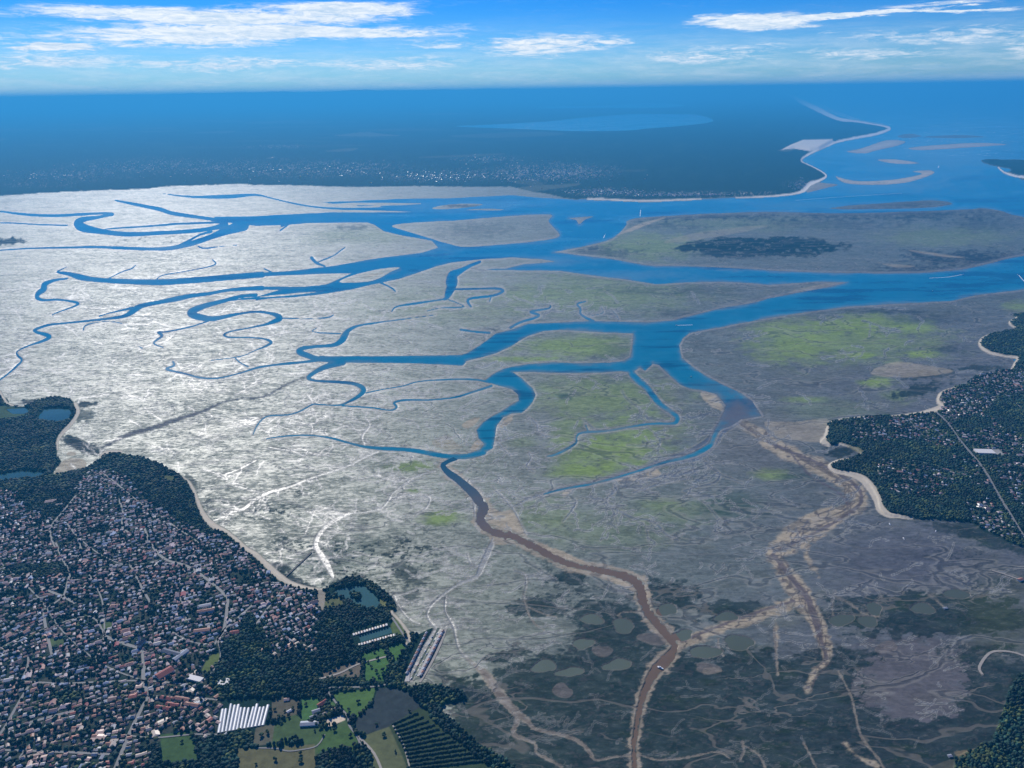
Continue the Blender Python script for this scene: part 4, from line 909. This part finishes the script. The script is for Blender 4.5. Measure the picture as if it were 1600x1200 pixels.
V, pl_, c_ = house_cloud('', rest, 'wall'); hs = mesh_np('housing', V, pl_, 'painted', c_); tag(hs, 'dense suburb of small tiled houses among trees', kind='stuff')
V, pl_, c_ = house_cloud('', rest, 'roof'); ro = mesh_np('roofscape', V, pl_, 'roof', c_, parent=hs); tag(ro, kind='stuff')
for i, (nm_, c_) in enumerate(ROOFS): mat('roof_' + nm_.replace(' ', '_'), c_, .42, nscale=.5, namt=.2, spec=.6)
for nm_, c_ in (('render_cream', (.62, .58, .50)), ('render_white', (.70, .68, .64)), ('render_ochre', (.55, .48, .38))): mat(nm_, c_, .7)
MARKS = [("the pale road at the bottom", 201, 1153), ("the white greenhouses", 375, 1122), ("the bottom left corner", 0, 1200), ("the level street bottom left", 88, 1177), ("the steep lane at the left edge", 20, 1115), ("the dark copse in the town", 100, 1090),
         ("the diagonal avenue", 88, 1120), ("the green plot", 280, 1168), ("the forked junction in the town", 228, 1080), ("the long terraces", 290, 1110), ("the town's bottom edge", 130, 1200), ("the sandy riding arena", 522, 1130), ("the round wood", 420, 1050), ("the town's cross street", 150, 1068), ("the lower left edge", 0, 1160)]
ORD = "nearest,second nearest,third nearest,fourth nearest,fifth nearest,sixth nearest,seventh nearest,eighth nearest,ninth nearest,tenth nearest,eleventh nearest,twelfth nearest,thirteenth nearest,fourteenth nearest,fifteenth nearest,sixteenth nearest,seventeenth nearest,eighteenth nearest,nineteenth nearest,twentieth nearest".split(',')
DIRS = ["right", "upper right", "above", "upper left", "left", "lower left", "below", "lower right"]
_buckets = {}


def place_label(what, items, marks=MARKS):
    """a label for each (px, py, look): its look and its rank outwards from the nearest landmark in one of eight directions"""
    out = [None] * len(items); b = {}
    for n, (x, y, lk) in enumerate(items):
        m_ = min(marks, key=lambda q: math.hypot(q[1] - x, q[2] - y)); d = int(((math.atan2(m_[2] - y, x - m_[1]) + math.pi / 8) % (2 * math.pi)) / (math.pi / 4)) % 8
        b.setdefault((m_[0], d, lk), []).append((math.hypot(m_[1] - x, m_[2] - y), n))
    for (mn, d, lk), lst in b.items():
        for r_, (_, n) in enumerate(sorted(lst)):
            out[n] = f"{lk} {what}, {ORD[r_] if r_ < len(ORD) else 'outermost'} {DIRS[d] + ' of' if 'b' not in DIRS[d] else DIRS[d]} {mn}"
    return out


protos = {}
labels = place_label('house', [(hpx[i], hpy[i], ROOFS[rk[i]][0]) for i in named])
for n, i in enumerate(named):
    key = (int(rk[i]), n % 3)
    if key not in protos:
        b1 = MB(); b1.box(0, 0, 0, 3.6, 12.5, 8.5); b2 = MB(); b2.gable(0, 0, 3.5, 2.1, 12.5, 8.5, hip=(0, 2.8, 0)[key[1]], o=.5)
        if key[1] == 1: b1.box(4.2, 5.5, 0, 3.0, 4.5, 5); b2.gable(4.2, 5.5, 2.9, 1.2, 4.5, 5, o=.3)
        if key[1] == 2: b2.box(3, 1.0, 3.8, 6.3, .9, .9)
        r_ = b1.build('house', ('render_cream', 'render_white', 'render_ochre')[key[1]], attr=False); f_ = b2.build('roof', 'roof_' + ROOFS[key[0]][0].replace(' ', '_'), r_, attr=False)
        protos[key] = (r_, f_); o, c = r_, f_
    else:
        r_, f_ = protos[key]; o = r_.copy(); c = f_.copy(); sc.collection.objects.link(o); sc.collection.objects.link(c); c.parent = o
    k = hl[i] / 12.5; o.location = (hx[i], hy[i], 4.2); o.rotation_euler = (0, 0, ha[i]); o.scale = (k, k * rng.uniform(.9, 1.15), .85 if hh_[i] < 5 else 1.35)
    tag(o, labels[n], 'house', 'houses of the town among the trees')

# ---------------------------------------------------------------- trees
OCC = {}
for x, y in zip(hx, hy): OCC[(int(x // 9), int(y // 9))] = 1


def crown_template(sides=7):
    v = [(0, 0, 1.0)]; f3, f4 = [], []
    for r_, z_ in ((.55, .88), (1.0, .58), (.85, .25), (.35, .02)):
        for k in range(sides):
            a = 2 * math.pi * (k + .5 * (z_ > .7)) / sides; j = rng.uniform(.78, 1.22); v.append((math.cos(a) * r_ * j, math.sin(a) * r_ * j, z_ + rng.uniform(-.07, .07)))
    for k in range(sides):
        n_ = (k + 1) % sides; f3.append((0, 1 + k, 1 + n_))
        for r_ in range(3): a, b = 1 + r_ * sides, 1 + (r_ + 1) * sides; f4.append((a + k, b + k, b + n_, a + n_))
    return np.array(v), np.array(f3), np.array(f4)


TPL = [crown_template() for _ in range(6)]


def crown_cloud(x, y, z, r, h, col):
    Vs, P3, P4, Cs = [], [], [], []; base = 0; which = rng.integers(0, 6, len(x)); ang = rng.uniform(0, 6.28, len(x))
    for t, (tv, f3, f4) in enumerate(TPL):
        k = which == t; n = int(k.sum())
        if not n: continue
        c, s_ = np.cos(ang[k])[:, None], np.sin(ang[k])[:, None]; a, b = tv[None, :, 0] * r[k][:, None], tv[None, :, 1] * r[k][:, None]
        V = np.stack([x[k][:, None] + a * c - b * s_, y[k][:, None] + a * s_ + b * c, z[k][:, None] + tv[None, :, 2] * h[k][:, None]], -1).reshape(-1, 3)
        off = (base + np.arange(n) * len(tv))[:, None, None]; P3.append((f3[None] + off).reshape(-1, 3)); P4.append((f4[None] + off).reshape(-1, 4))
        Vs.append(V); Cs.append(np.repeat(col[k], len(tv), 0) * rng.uniform(.8, 1.2, (len(V), 1))); base += len(V)
    return np.concatenate(Vs), [np.concatenate(P4), np.concatenate(P3)], np.concatenate(Cs)


wooded = (LAND < -.8) & (FM < .3) & (BE > .8) & (RD > .3)
for s_ in LK.values(): wooded &= s_ > .6
TR = np.where(wooded, 1.0, 0.0) * (1 - .64 * H_)
TR *= 1 - blob(540, 925, 30, 8, .3, .3) * .7; TR *= poly_sd('548,990 606,971 616,976 622,996 566,1014 552,1008', 4, sm=False) > 0
TR *= poly_sd('656,985 700,978 705,990 668,1072 628,1072 628,1060', 4, sm=False) > 0
TR *= poly_sd('338,1096 428,1092 416,1140 336,1152', 4, sm=False) > 0
BELT = np.full((NY, NX), FARD); stroke(BELT, "600,1069,5 632,1074,7 655,1090,14 690,1125,20 725,1155,22 760,1182,22 800,1215,22", 8); stroke(BELT, "470,1090,3 471,1130,3"); stroke(BELT, "372,1170,2 420,1168,3 470,1162,5", 6)
stroke(BELT, "500,1190,16 530,1180,20 560,1195,20", 8); stroke(BELT, "565,1066,4 570,1030,3", 6); stroke(BELT, "583,1102,2 558,1123,3 553,1122,2 556,1148,2 575,1150,2 610,1138,2", 6); stroke(BELT, "438,1168,8 455,1160,9 470,1160,6", 6); stroke(BELT, "600,1012,5 612,1035,9 605,1062,10", 8)
stroke(BELT, "-20,1000,1 -30,1010,1")
TR = np.where((BELT < 0) & (LAND < 0), 1.0, TR); TR = np.where((blob(555, 931, 8, 4, .2, .1) > .5), 1.0, TR)
tx, ty, ts = [], [], []
for (y0, y1, d_) in [(1150, 2700, 7.6), (2700, 4200, 9.5), (4200, 6600, 13.0)]:
    x, y = jitter_grid(-5600, 6600, y0, y1, d_, d_, R(17), .48); k = rng.random(len(x)) < look(TR, x, y); x, y = x[k], y[k]
    if d_ < 10: k = np.array([(int(a // 9), int(b // 9)) not in OCC for a, b in zip(x, y)], bool); x, y = x[k], y[k]
    tx.append(x); ty.append(y); ts.append(np.full(len(x), d_))
tx, ty, ts = map(np.concatenate, (tx, ty, ts)); n = len(tx); print('trees', n, 'houses', nh)
big = vnoise(tx / 60, ty / 60, 9); rr = ts * rng.uniform(.34, .82, n); th = rng.uniform(6, 11, n) * (.8 + .55 * big)
kind = vnoise(tx / 35, ty / 35, 40) + rng.normal(0, .18, n)
tc_ = np.where(kind[:, None] > .72, np.array([(.06, .085, .028)]), np.where(kind[:, None] < .3, np.array([(.009, .026, .020)]), np.array([(.015, .048, .032)]))) * rng.uniform(.55, 1.55, (n, 1)) * (.7 + .7 * vnoise(tx / 150, ty / 150, 61))[:, None]
V, pl_, c_ = crown_cloud(tx, ty, np.full(n, 4.0), rr, th, tc_)
tag(mesh_np('woodland', V, pl_, 'tree_leaves', c_, smooth=False), 'dense dark green pine and oak woodland round the houses', kind='stuff')

# single trees standing in the meadows
tmark = [("the red roofed farmhouse", 504, 1102), ("the sandy riding arena", 522, 1130), ("the white footpath", 555, 1045), ("the dark ploughed field", 610, 1105), ("the bottom of the large meadow", 520, 1190), ("the green lawn by the pool", 605, 1040), ("the park pond", 560, 935), ("the greenhouses", 380, 1122)]
spots = [(533, 1112), (538, 1118), (501, 1137), (523, 1142), (548, 1150), (505, 1150), (492, 1142), (470, 1178), (585, 1020), (590, 1030), (588, 1050), (592, 1058), (598, 1048), (580, 1043), (575, 1036), (583, 1060), (515, 1050), (522, 1046), (530, 1060), (540, 1058), (548, 1050), (556, 1058), (512, 1060), (507, 1045), (519, 1058),
         (430, 1110), (436, 1120), (445, 1112), (452, 1122), (440, 1130), (458, 1108), (425, 1128), (409, 1150), (418, 1146), (380, 1163), (392, 1158), (640, 1112), (588, 1133), (596, 1070), (560, 1098), (545, 1110), (478, 1102), (498, 1092), (510, 1098), (600, 938), (608, 944), (540, 944), (520, 946), (512, 940), (598, 950), (300, 1150), (308, 1158), (285, 1160), (600, 1150), (618, 1175), (575, 1190), (470, 1190), (430, 1188), (400, 1195), (620, 992)]
mat('crown_green', (.022, .05, .018), .8, nscale=.4, namt=.4, spec=.2); mat('bark', (.10, .08, .06), .9)
tl = place_label('tree', [(a, b, 'rounded dark green') for a, b in spots], tmark); tp = []
for v in range(3):
    m_ = 9 + v; x = rng.uniform(-2.2, 2.2, m_); y = rng.uniform(-2.2, 2.2, m_); z = rng.uniform(2, 5.2, m_)
    V, pl_, c_ = crown_cloud(x, y, z, rng.uniform(1.4, 2.6, m_), rng.uniform(2.2, 3.4, m_), np.full((m_, 3), .5))
    cr_ = mesh_np('crown', V, pl_, 'crown_green', c_); b = MB(); b.box(0, 0, 0, 4.5, .7, .7, taper=.5); b.box(.5, .3, 3, 5.5, .3, .3, .5, taper=.5); tk = b.build('tree', 'bark', attr=False); cr_.parent = tk; tp.append((tk, cr_))
for n, (a, b) in enumerate(spots):
    tk, cr_ = tp[n % 3]
    if n >= 3: c2 = cr_.copy(); tk = tk.copy(); sc.collection.objects.link(tk); sc.collection.objects.link(c2); c2.parent = tk
    X_, Y_ = at(a, b, 4); k = rng.uniform(.9, 1.5); tk.location = (X_, Y_, 4.4); tk.scale = (k, k, k * .9); tk.rotation_euler = (0, 0, rng.uniform(0, 6)); tag(tk, tl[n], 'tree', 'trees standing in the meadows')

# orchard hedges
HN = "first second third fourth fifth sixth seventh eighth ninth tenth eleventh twelfth thirteenth".split()
for i in range(13):
    a = at(614 + 2.6 * i, 1134 + 5.8 * i); b = at(652 + 8.4 * i, 1117 + 6.2 * i); L = math.hypot(a[0] - b[0], a[1] - b[1]); m_ = int(L / 3.2); t = np.linspace(0, 1, m_)
    x = a[0] + (b[0] - a[0]) * t + rng.normal(0, .6, m_); y = a[1] + (b[1] - a[1]) * t + rng.normal(0, .6, m_)
    V, pl_, c_ = crown_cloud(x, y, np.full(m_, 4.3), rng.uniform(2.4, 4.0, m_), rng.uniform(3.5, 5.5, m_), np.tile([(.012, .034, .02)], (m_, 1)))
    tag(mesh_np('hedge', V, pl_, 'tree_leaves', c_), f"dark straight hedge in the striped orchard, {HN[i]} row from the top", 'hedge', 'hedge rows of the striped orchard')


# ---------------------------------------------------------------- buildings that stand out
def building(name, label, cat, x, y, lx, ly, h, rise, ang, roof, wall='render_cream', group=None, z=4.3, extra=None, door=True):
    X_, Y_ = at(x, y, z); r_ = empty(name, (X_, Y_, z), ang); tag(r_, label, cat, group)
    b = MB(); b.box(0, 0, 0, h, lx, ly); b.build('wall', wall, r_, attr=False)
    b = MB()
    if rise > 0: b.gable(0, 0, h - .1, rise, lx, ly, hip=0, o=.6)
    else: b.box(0, 0, h, h + .4, lx + .6, ly + .6)
    b.build('roof', roof, r_, attr=False)
    if door: b = MB(); b.box(0, -ly / 2 - .05, 0, min(h * .8, 3), 2.6, .2); b.build('door', 'dark_timber', r_, attr=False)
    return r_


mat('roof_zinc', (.34, .36, .39), .35, metal=.3); mat('roof_slate', (.10, .11, .14), .45)
OT, RT_, PT, BT, GT = 'roof_orange_tiled', 'roof_red_tiled', 'roof_pale_pink_tiled', 'roof_brown_tiled', 'roof_grey'
FA = R(24)
building('farmhouse', "farmhouse with a bright red tiled roof in the farmyard", 'farmhouse', 504, 1101, 26, 14, 5.5, 4.5, FA + .4, RT_)
building('barn', "small grey roofed barn just below the red roofed farmhouse", 'barn', 494, 1113, 20, 12, 5, 3, FA, GT, 'render_white')
building('barn', "pale roofed barn above the left end of the riding arena", 'barn', 512, 1115, 26, 12, 5, 3, FA + .1, 'roof_sandy_tiled')
building('barn', "brown roofed stable above the right end of the riding arena", 'barn', 524, 1109, 20, 9, 4, 2.4, FA + .2, BT)
building('barn', "narrow white walled outbuilding between farmhouse and grey shed", 'barn', 490, 1121, 18, 8, 4, 2.2, FA, GT, 'render_white')
building('shed', "long low grey roofed shed left of the sandy arena", 'shed', 484, 1132, 46, 15, 5, 2.4, R(3), 'roof_zinc', 'render_white')
building('cottage', "small white cottage beside the trees left of the farm", 'cottage', 448, 1094, 14, 9, 3.5, 2.5, R(10), PT, 'render_white')
building('cottage', "white shelter with a bright roof below the cottage by the wood", 'cottage', 452, 1112, 12, 8, 3, 1.5, R(40), 'roof_zinc', 'render_white')
building('hall', "large red roofed hall in the middle of the town", 'hall', 258, 1054, 44, 26, 8, 6, R(50), RT_)
building('school', "school wing with a dark slate roof above the red roofed hall", 'school', 268, 1022, 60, 14, 8, 3, R(-20), 'roof_slate', 'render_white', 'wings of the slate roofed school')
building('school', "school wing with a grey metal roof nearest the round wood", 'school', 283, 1026, 46, 14, 8, 2.5, R(60), 'roof_zinc', 'render_white', 'wings of the slate roofed school')
building('market_hall', "building with a red roof on the white paved square", 'market hall', 367, 990, 26, 16, 6, 4, R(15), RT_, 'render_white')
building('apartment_block', "long white apartment block left of the white square", 'apartment block', 316, 988, 46, 14, 9, 3, R(10), OT, 'render_white')
building('apartment_block', "long cream apartment block above the white square", 'apartment block', 322, 957, 50, 12, 9, 3, R(14), OT)
building('apartment_block', "white apartment block with a grey roof by the dead end street", 'apartment block', 320, 949, 40, 12, 9, 2, R(18), GT, 'render_white')
building('warehouse', "long flat roofed warehouse right of the forked junction", 'warehouse', 305, 1062, 46, 16, 6, 0, R(-18), 'render_white', 'render_white')
building('warehouse', "flat pale warehouse at the edge of the round wood", 'warehouse', 350, 1068, 30, 22, 6, 0, R(22), 'render_white', 'render_white')
for i, (a, b, l_) in enumerate([(262, 1093, 40), (285, 1094, 44), (270, 1103, 36), (300, 1103, 40), (255, 1108, 40)]):
    building('terrace', f"{HN[i]} long red roofed terrace counted from the upper left of its cluster", 'terraced houses', a, b, l_, 11, 6, 3, R(-12), (RT_, OT)[i % 2], group='long terraces right of the pale road')
building('supermarket', "large white flat roofed store among the right hand pines", 'store', 1538, 707, 75, 40, 7, 0, R(-6), 'render_white', 'render_white')
building('house', "lone white house at the very right edge below the village", 'house', 1594, 907, 18, 12, 5, 3, R(20), OT, 'render_white', z=1.2)
building('hut', "tiny isolated white hut on the dark salt marsh", 'hut', 1477, 951, 12, 7, 3, 1.5, R(10), GT, 'render_white', z=1.0)
building('hut', "pale hut at the foot of the big wood bottom right", 'hut', 1484, 1182, 9, 7, 3, 1.5, R(10), GT, 'render_white', z=1.5)
building('village_hall', "pink roofed hall set in the clearing at the far left", 'hall', 80, 785, 40, 20, 7, 4, R(15), PT, 'render_white')
building('villa', "large pale villa in the woods beside the clearing path", 'villa', 93, 790, 24, 14, 6, 3, R(15), 'roof_sandy_tiled', 'render_white')
building('church', "small cream church where the main streets meet", 'church', 222, 1008, 26, 12, 10, 6, R(70), BT)
X_, Y_ = at(219, 1003, 4)
b = MB(); b.box(0, 0, 0, 20, 6, 6); tw = b.build('bell_tower', 'render_cream', attr=False); tw.location = (X_, Y_, 4); tag(tw, "square cream bell tower behind the small church", 'bell tower'); b = MB(); b.box(0, 0, 20, 29, 6.4, 6.4, taper=.05); b.build('spire', 'roof_slate', tw, attr=False)

# greenhouses
mat('plastic_film', (.50, .52, .54), .42, nscale=.25, namt=.3, spec=.8)
gp = None
for i in range(13):
    a = at(349 + 5.9 * i, 1101 - .25 * i, 4); b_ = at(341.5 + 5.9 * i - .15 * i, 1146 - 1.0 * i, 4); L = math.hypot(a[0] - b_[0], a[1] - b_[1]); ang = math.atan2(a[1] - b_[1], a[0] - b_[0])
    if gp is None:
        vs, fs = [], []; n8 = 8
        for k in range(n8 + 1):
            t = math.pi * k / n8
            for x in (0, 1): vs.append((x, -math.cos(t) * 4.1, math.sin(t) * 3.6))
        for k in range(n8): fs.append((2 * k, 2 * k + 1, 2 * k + 3, 2 * k + 2))
        m_ = MB(); m_.add(vs, fs); root = m_.build('greenhouse', 'plastic_film', attr=False, smooth=True)
        kids = []
        for x in (0, 1):
            m_ = MB(); m_.add([(x, v[1], v[2]) for v in vs[::2]], [tuple(range(n8 + 1))]); kids.append(m_.build('end_wall', 'greenhouse_frame', root, attr=False))
        gp = (root, kids); o = root
    else:
        o = gp[0].copy(); sc.collection.objects.link(o)
        for k_ in gp[1]: c = k_.copy(); sc.collection.objects.link(c); c.parent = o
    o.location = (b_[0], b_[1], 4.5); o.rotation_euler = (0, 0, ang + rng.normal(0, .01)); o.scale = (L * rng.uniform(.8, 1.0), rng.uniform(.85, 1.05), rng.uniform(.7, 1.1))
    tag(o, f"long white film greenhouse, {HN[i]} from the left of the glaring block", 'greenhouse', 'greenhouses at the edge of the town')

# ---------------------------------------------------------------- oyster harbour
ribbon('quay', [(663, 992, 6), (650, 1015, 7), (638, 1040, 8), (633, 1066, 14)], 2.6, 'concrete')
ribbon('quay', [(691, 986, 5), (683, 1002, 6), (668, 1032, 7), (655, 1058, 8)], 2.6, 'concrete')
ribbon('canal_water', [(686, 980, 4), (674, 1004, 3), (660, 1028, 3.5), (643, 1062, 4)], .55, 'marsh_pond_water')
CC = [('dark_timber', 'roof_grey'), ('render_white', OT), ('render_white', 'roof_zinc'), ('render_cream', BT)]; CN = ["black timber", "orange roofed white", "metal roofed white", "brown roofed cream"]
for side, (p0, p1, nn_) in enumerate([((666, 990), (636, 1052), 15), ((692, 987), (658, 1055), 16)]):
    for i in range(nn_):
        t = i / (nn_ - 1); k = (i * 7 + side * 3) % 4
        building('cabin', f"{CN[k]} oyster cabin, {ORD[i].replace(' nearest', '').replace('nearest', 'first')} from the bay in the {('left', 'right')[side]} quay row", 'cabin', p0[0] + (p1[0] - p0[0]) * t, p0[1] + (p1[1] - p0[1]) * t, 9, 6, 3.2, 1.8, R(66), CC[k][1], CC[k][0], 'oyster cabins along the harbour canal', z=2.6, door=False)
mat('boat_red', (.35, .05, .04), .4); mat('boat_green', (.04, .18, .12), .4)


def make_boat(colour):
    L, Bm, Hh = 9.0, 2.8, 1.3; st = [(-4.5, 1.2, .1), (-3, 1.4, 0), (0, 1.45, 0), (2.4, 1.1, .1), (3.9, .5, .3), (4.6, .04, .55)]; vs, fs = [], []
    for x, hw_, k in st: vs += [(x, -hw_, Hh + k * .5), (x, -hw_ * .6, k), (x, hw_ * .6, k), (x, hw_, Hh + k * .5)]
    for i in range(len(st) - 1):
        for k in range(3): a = i * 4 + k; fs.append((a, a + 4, a + 5, a + 1))
        a = i * 4; fs.append((a, a + 3, a + 7, a + 4))
    fs.append((0, 1, 2, 3)); m_ = MB(); m_.add(vs, fs); h = m_.build('boat', colour, attr=False)
    m_ = MB(); m_.box(-.6, 0, Hh, Hh + 1.5, 2.6, 1.8, taper=.85); c = m_.build('cabin', 'boat_white', h, attr=False)
    m_ = MB(); m_.box(.62, 0, Hh + .6, Hh + 1.25, .12, 1.5); m_.build('window', 'cabin_glass', c, attr=False); return h


bp = {k: make_boat(v) for k, v in (('white', 'boat_white'), ('blue', 'boat_blue'), ('red', 'boat_red'), ('green', 'boat_green'))}; used = set()


def boat(col, x, y, ang, label, group=None, z=0.0, s_=1.0):
    src = bp[col]
    if col in used:
        o = src.copy(); sc.collection.objects.link(o)
        for c in src.children:
            d = c.copy(); sc.collection.objects.link(d); d.parent = o
            for g in c.children: e = g.copy(); sc.collection.objects.link(e); e.parent = d
    else: o = src; used.add(col)
    X_, Y_ = at(x, y, z); o.location = (X_, Y_, z - .3); o.rotation_euler = (0, 0, ang); o.scale = (s_,) * 3; tag(o, label, 'boat', group)


for i in range(14):
    t = i / 13; k = ('white', 'blue', 'green', 'white', 'red')[i % 5]
    boat(k, 681 - 36 * t + (-2.6 if i % 2 else 2.6), 990 + 70 * t, R(66), f"{k} boat moored in the canal, {ORD[i].replace(' nearest', '').replace('nearest', 'first')} from the bay end", 'boats moored in the harbour canal', z=.9)
WAKES = [("wake behind", "943,372 945,367", 946, 366, "small white motorboat rounding the tip of the island flat"), ("", "1000,338 1001,328", 1001, 327, "distant motorboat crossing the bay below the beach town"), ("", "1058,508.3 1070,508 1082,507.6", 1057, 508.2, "motorboat trailing a white wake near the channel fork"),
         ("", "1243,313 1290,309.5 1340,306 1407,302", 1408, 302, "fast motorboat drawing the longest wake in the upper bay"), ("", "1452,434.5 1480,433 1503,429", 1505, 428.8, "motorboat with a curved wake below the island flat"), ("", "1592,430 1597,436 1603,442", 1590, 429, "motorboat leaving a wake at the right edge"), ("", "1466,262 1467,259", 1468, 257, "white sailing boat off the cape")]
for _, s_, bx, by, lb in WAKES:
    p = [(a, b, .9 if by < 400 else 1.3) for a, b, _ in parse(s_)]; ribbon('boat_wake', p, .12, 'foam', kind='stuff'); q0 = at(p[-1][0], p[-1][1]); q1 = at(bx, by)
    boat('white', bx, by, math.atan2(q1[1] - q0[1], q1[0] - q0[0] + 1e-6), lb, 'boats under way in the bay', z=.3, s_=1.6)
for col, x, y, lb, s_ in [('white', 1390, 819, "white boat aground on the mud below the curved beach", 1.5), ('white', 1412, 842, "white boat stranded on violet mud right of the curved beach", 1.6), ('white', 1032, 1044, "white boat afloat on the brown river", 2.0), ('blue', 1457, 455, "dark boat alone in the wide channel", 2.0),
                          ('white', 1462, 830, "white boat lying on the mud by the village wood", 1.4), ('green', 1080, 589, "green boat anchored where the wide channel narrows", 1.6), ('blue', 1353, 745, "blue boat on the sand beside the right hand beach", 1.4)]:
    boat(col, x, y, rng.uniform(0, 6), lb, z=.6, s_=s_)
# holiday cabins round the pool
for row, (p0, p1, m_) in enumerate([((553, 992), (604, 977), 13), ((562, 1008), (616, 993), 14)]):
    for i in range(m_):
        t = i / (m_ - 1); k = (i * 5 + row) % 4
        building('holiday_cabin', f"{('white roofed', 'sandy roofed', 'grey roofed', 'pink roofed')[k]} holiday cabin, {ORD[i].replace(' nearest', '').replace('nearest', 'first')} from the left in the row {('above', 'below')[row]} the pool", 'holiday cabin', p0[0] + (p1[0] - p0[0]) * t, p0[1] + (p1[1] - p0[1]) * t, 8, 5, 2.8, .8, R(20) + math.pi / 2, ('render_white', 'roof_sandy_tiled', 'roof_grey', PT)[k], 'render_white', 'holiday cabins beside the pool', door=False)

# jetty from the beach
a, b_ = at(447, 901, 2), at(487, 863, 2); L = math.hypot(a[0] - b_[0], a[1] - b_[1]); ang = math.atan2(b_[1] - a[1], b_[0] - a[0]); jt = empty('jetty', (a[0], a[1], 0), ang); tag(jt, "long straight wooden jetty running from the beach over the flats", 'jetty')
m_ = MB(); m_.box(L / 2, 0, 3.6, 4.1, L, 4.0); m_.build('deck', 'track', jt, attr=False)
for s_ in (-1, 1): m_ = MB(); m_.box(L / 2, s_ * 1.8, 4.1, 5.0, L, .15); m_.build('handrail', 'dark_timber', jt, attr=False)
for i in range(16):
    m_ = MB(); m_.box(L * (i + .5) / 16, -1.4, 0, 3.6, .5, .5); m_.box(L * (i + .5) / 16, 1.4, 0, 3.6, .5, .5); m_.box(L * (i + .5) / 16, 0, 2.9, 3.3, .3, 3.2); m_.build('pile_bent', 'dark_timber', jt, attr=False)

# the built-up far shore and the surf beyond it
fx, fy = [], []
for (x, y, rx, ry, n_) in [(860, 272, 100, 14, 900), (700, 277, 110, 9, 380), (450, 267, 150, 14, 300), (250, 262, 140, 12, 200), (1090, 307, 150, 2.5, 420), (940, 301, 70, 5, 260), (100, 275, 110, 10, 150), (1250, 291, 20, 8, 80), (770, 250, 60, 6, 90)]:
    q = rng.normal(0, .5, (int(n_ * .7), 2)); a = [at(x + u * rx, y + v * ry) for u, v in q]; fx += [p[0] for p in a]; fy += [p[1] for p in a]
fx, fy = np.array(fx), np.array(fy); k = look(LAND, fx, fy) < -1; fx, fy = fx[k], fy[k]; n = len(fx)
hx, hy, ha, hl, hw, hh_, hz, rk = fx, fy, rng.uniform(0, 3, n), rng.uniform(12, 28, n), rng.uniform(10, 18, n), rng.uniform(7, 16, n), np.full(n, 12.0), rng.choice(6, n)
V, pl_, c_ = house_cloud('', np.arange(n), 'wall'); hs = mesh_np('far_housing', V, pl_, 'painted', c_); tag(hs, 'pale speckle of the beach town on the far shore', kind='stuff')
V, pl_, c_ = house_cloud('', np.arange(n), 'roof'); tag(mesh_np('far_roofscape', V, pl_, 'roof', c_, parent=hs), kind='stuff')
for _ in range(60):
    x, y = rng.uniform(1400, 1600), rng.uniform(192, 245); L = rng.uniform(6, 26); p = [(x + L * t, y - 1.2 * t + rng.normal(0, .25), rng.uniform(.25, .8)) for t in np.linspace(0, 1, 5)]
    if look(LAND, *at(x, y)) > 2: ribbon('surf', p, .3, 'foam', kind='stuff')
for k in range(3): ribbon('surf', [(a + 6 + k * 5, b + 1, .8) for a, b in [(1262, 160), (1290, 173), (1322, 184), (1350, 190), (1380, 194)]], .3, 'foam', kind='stuff')
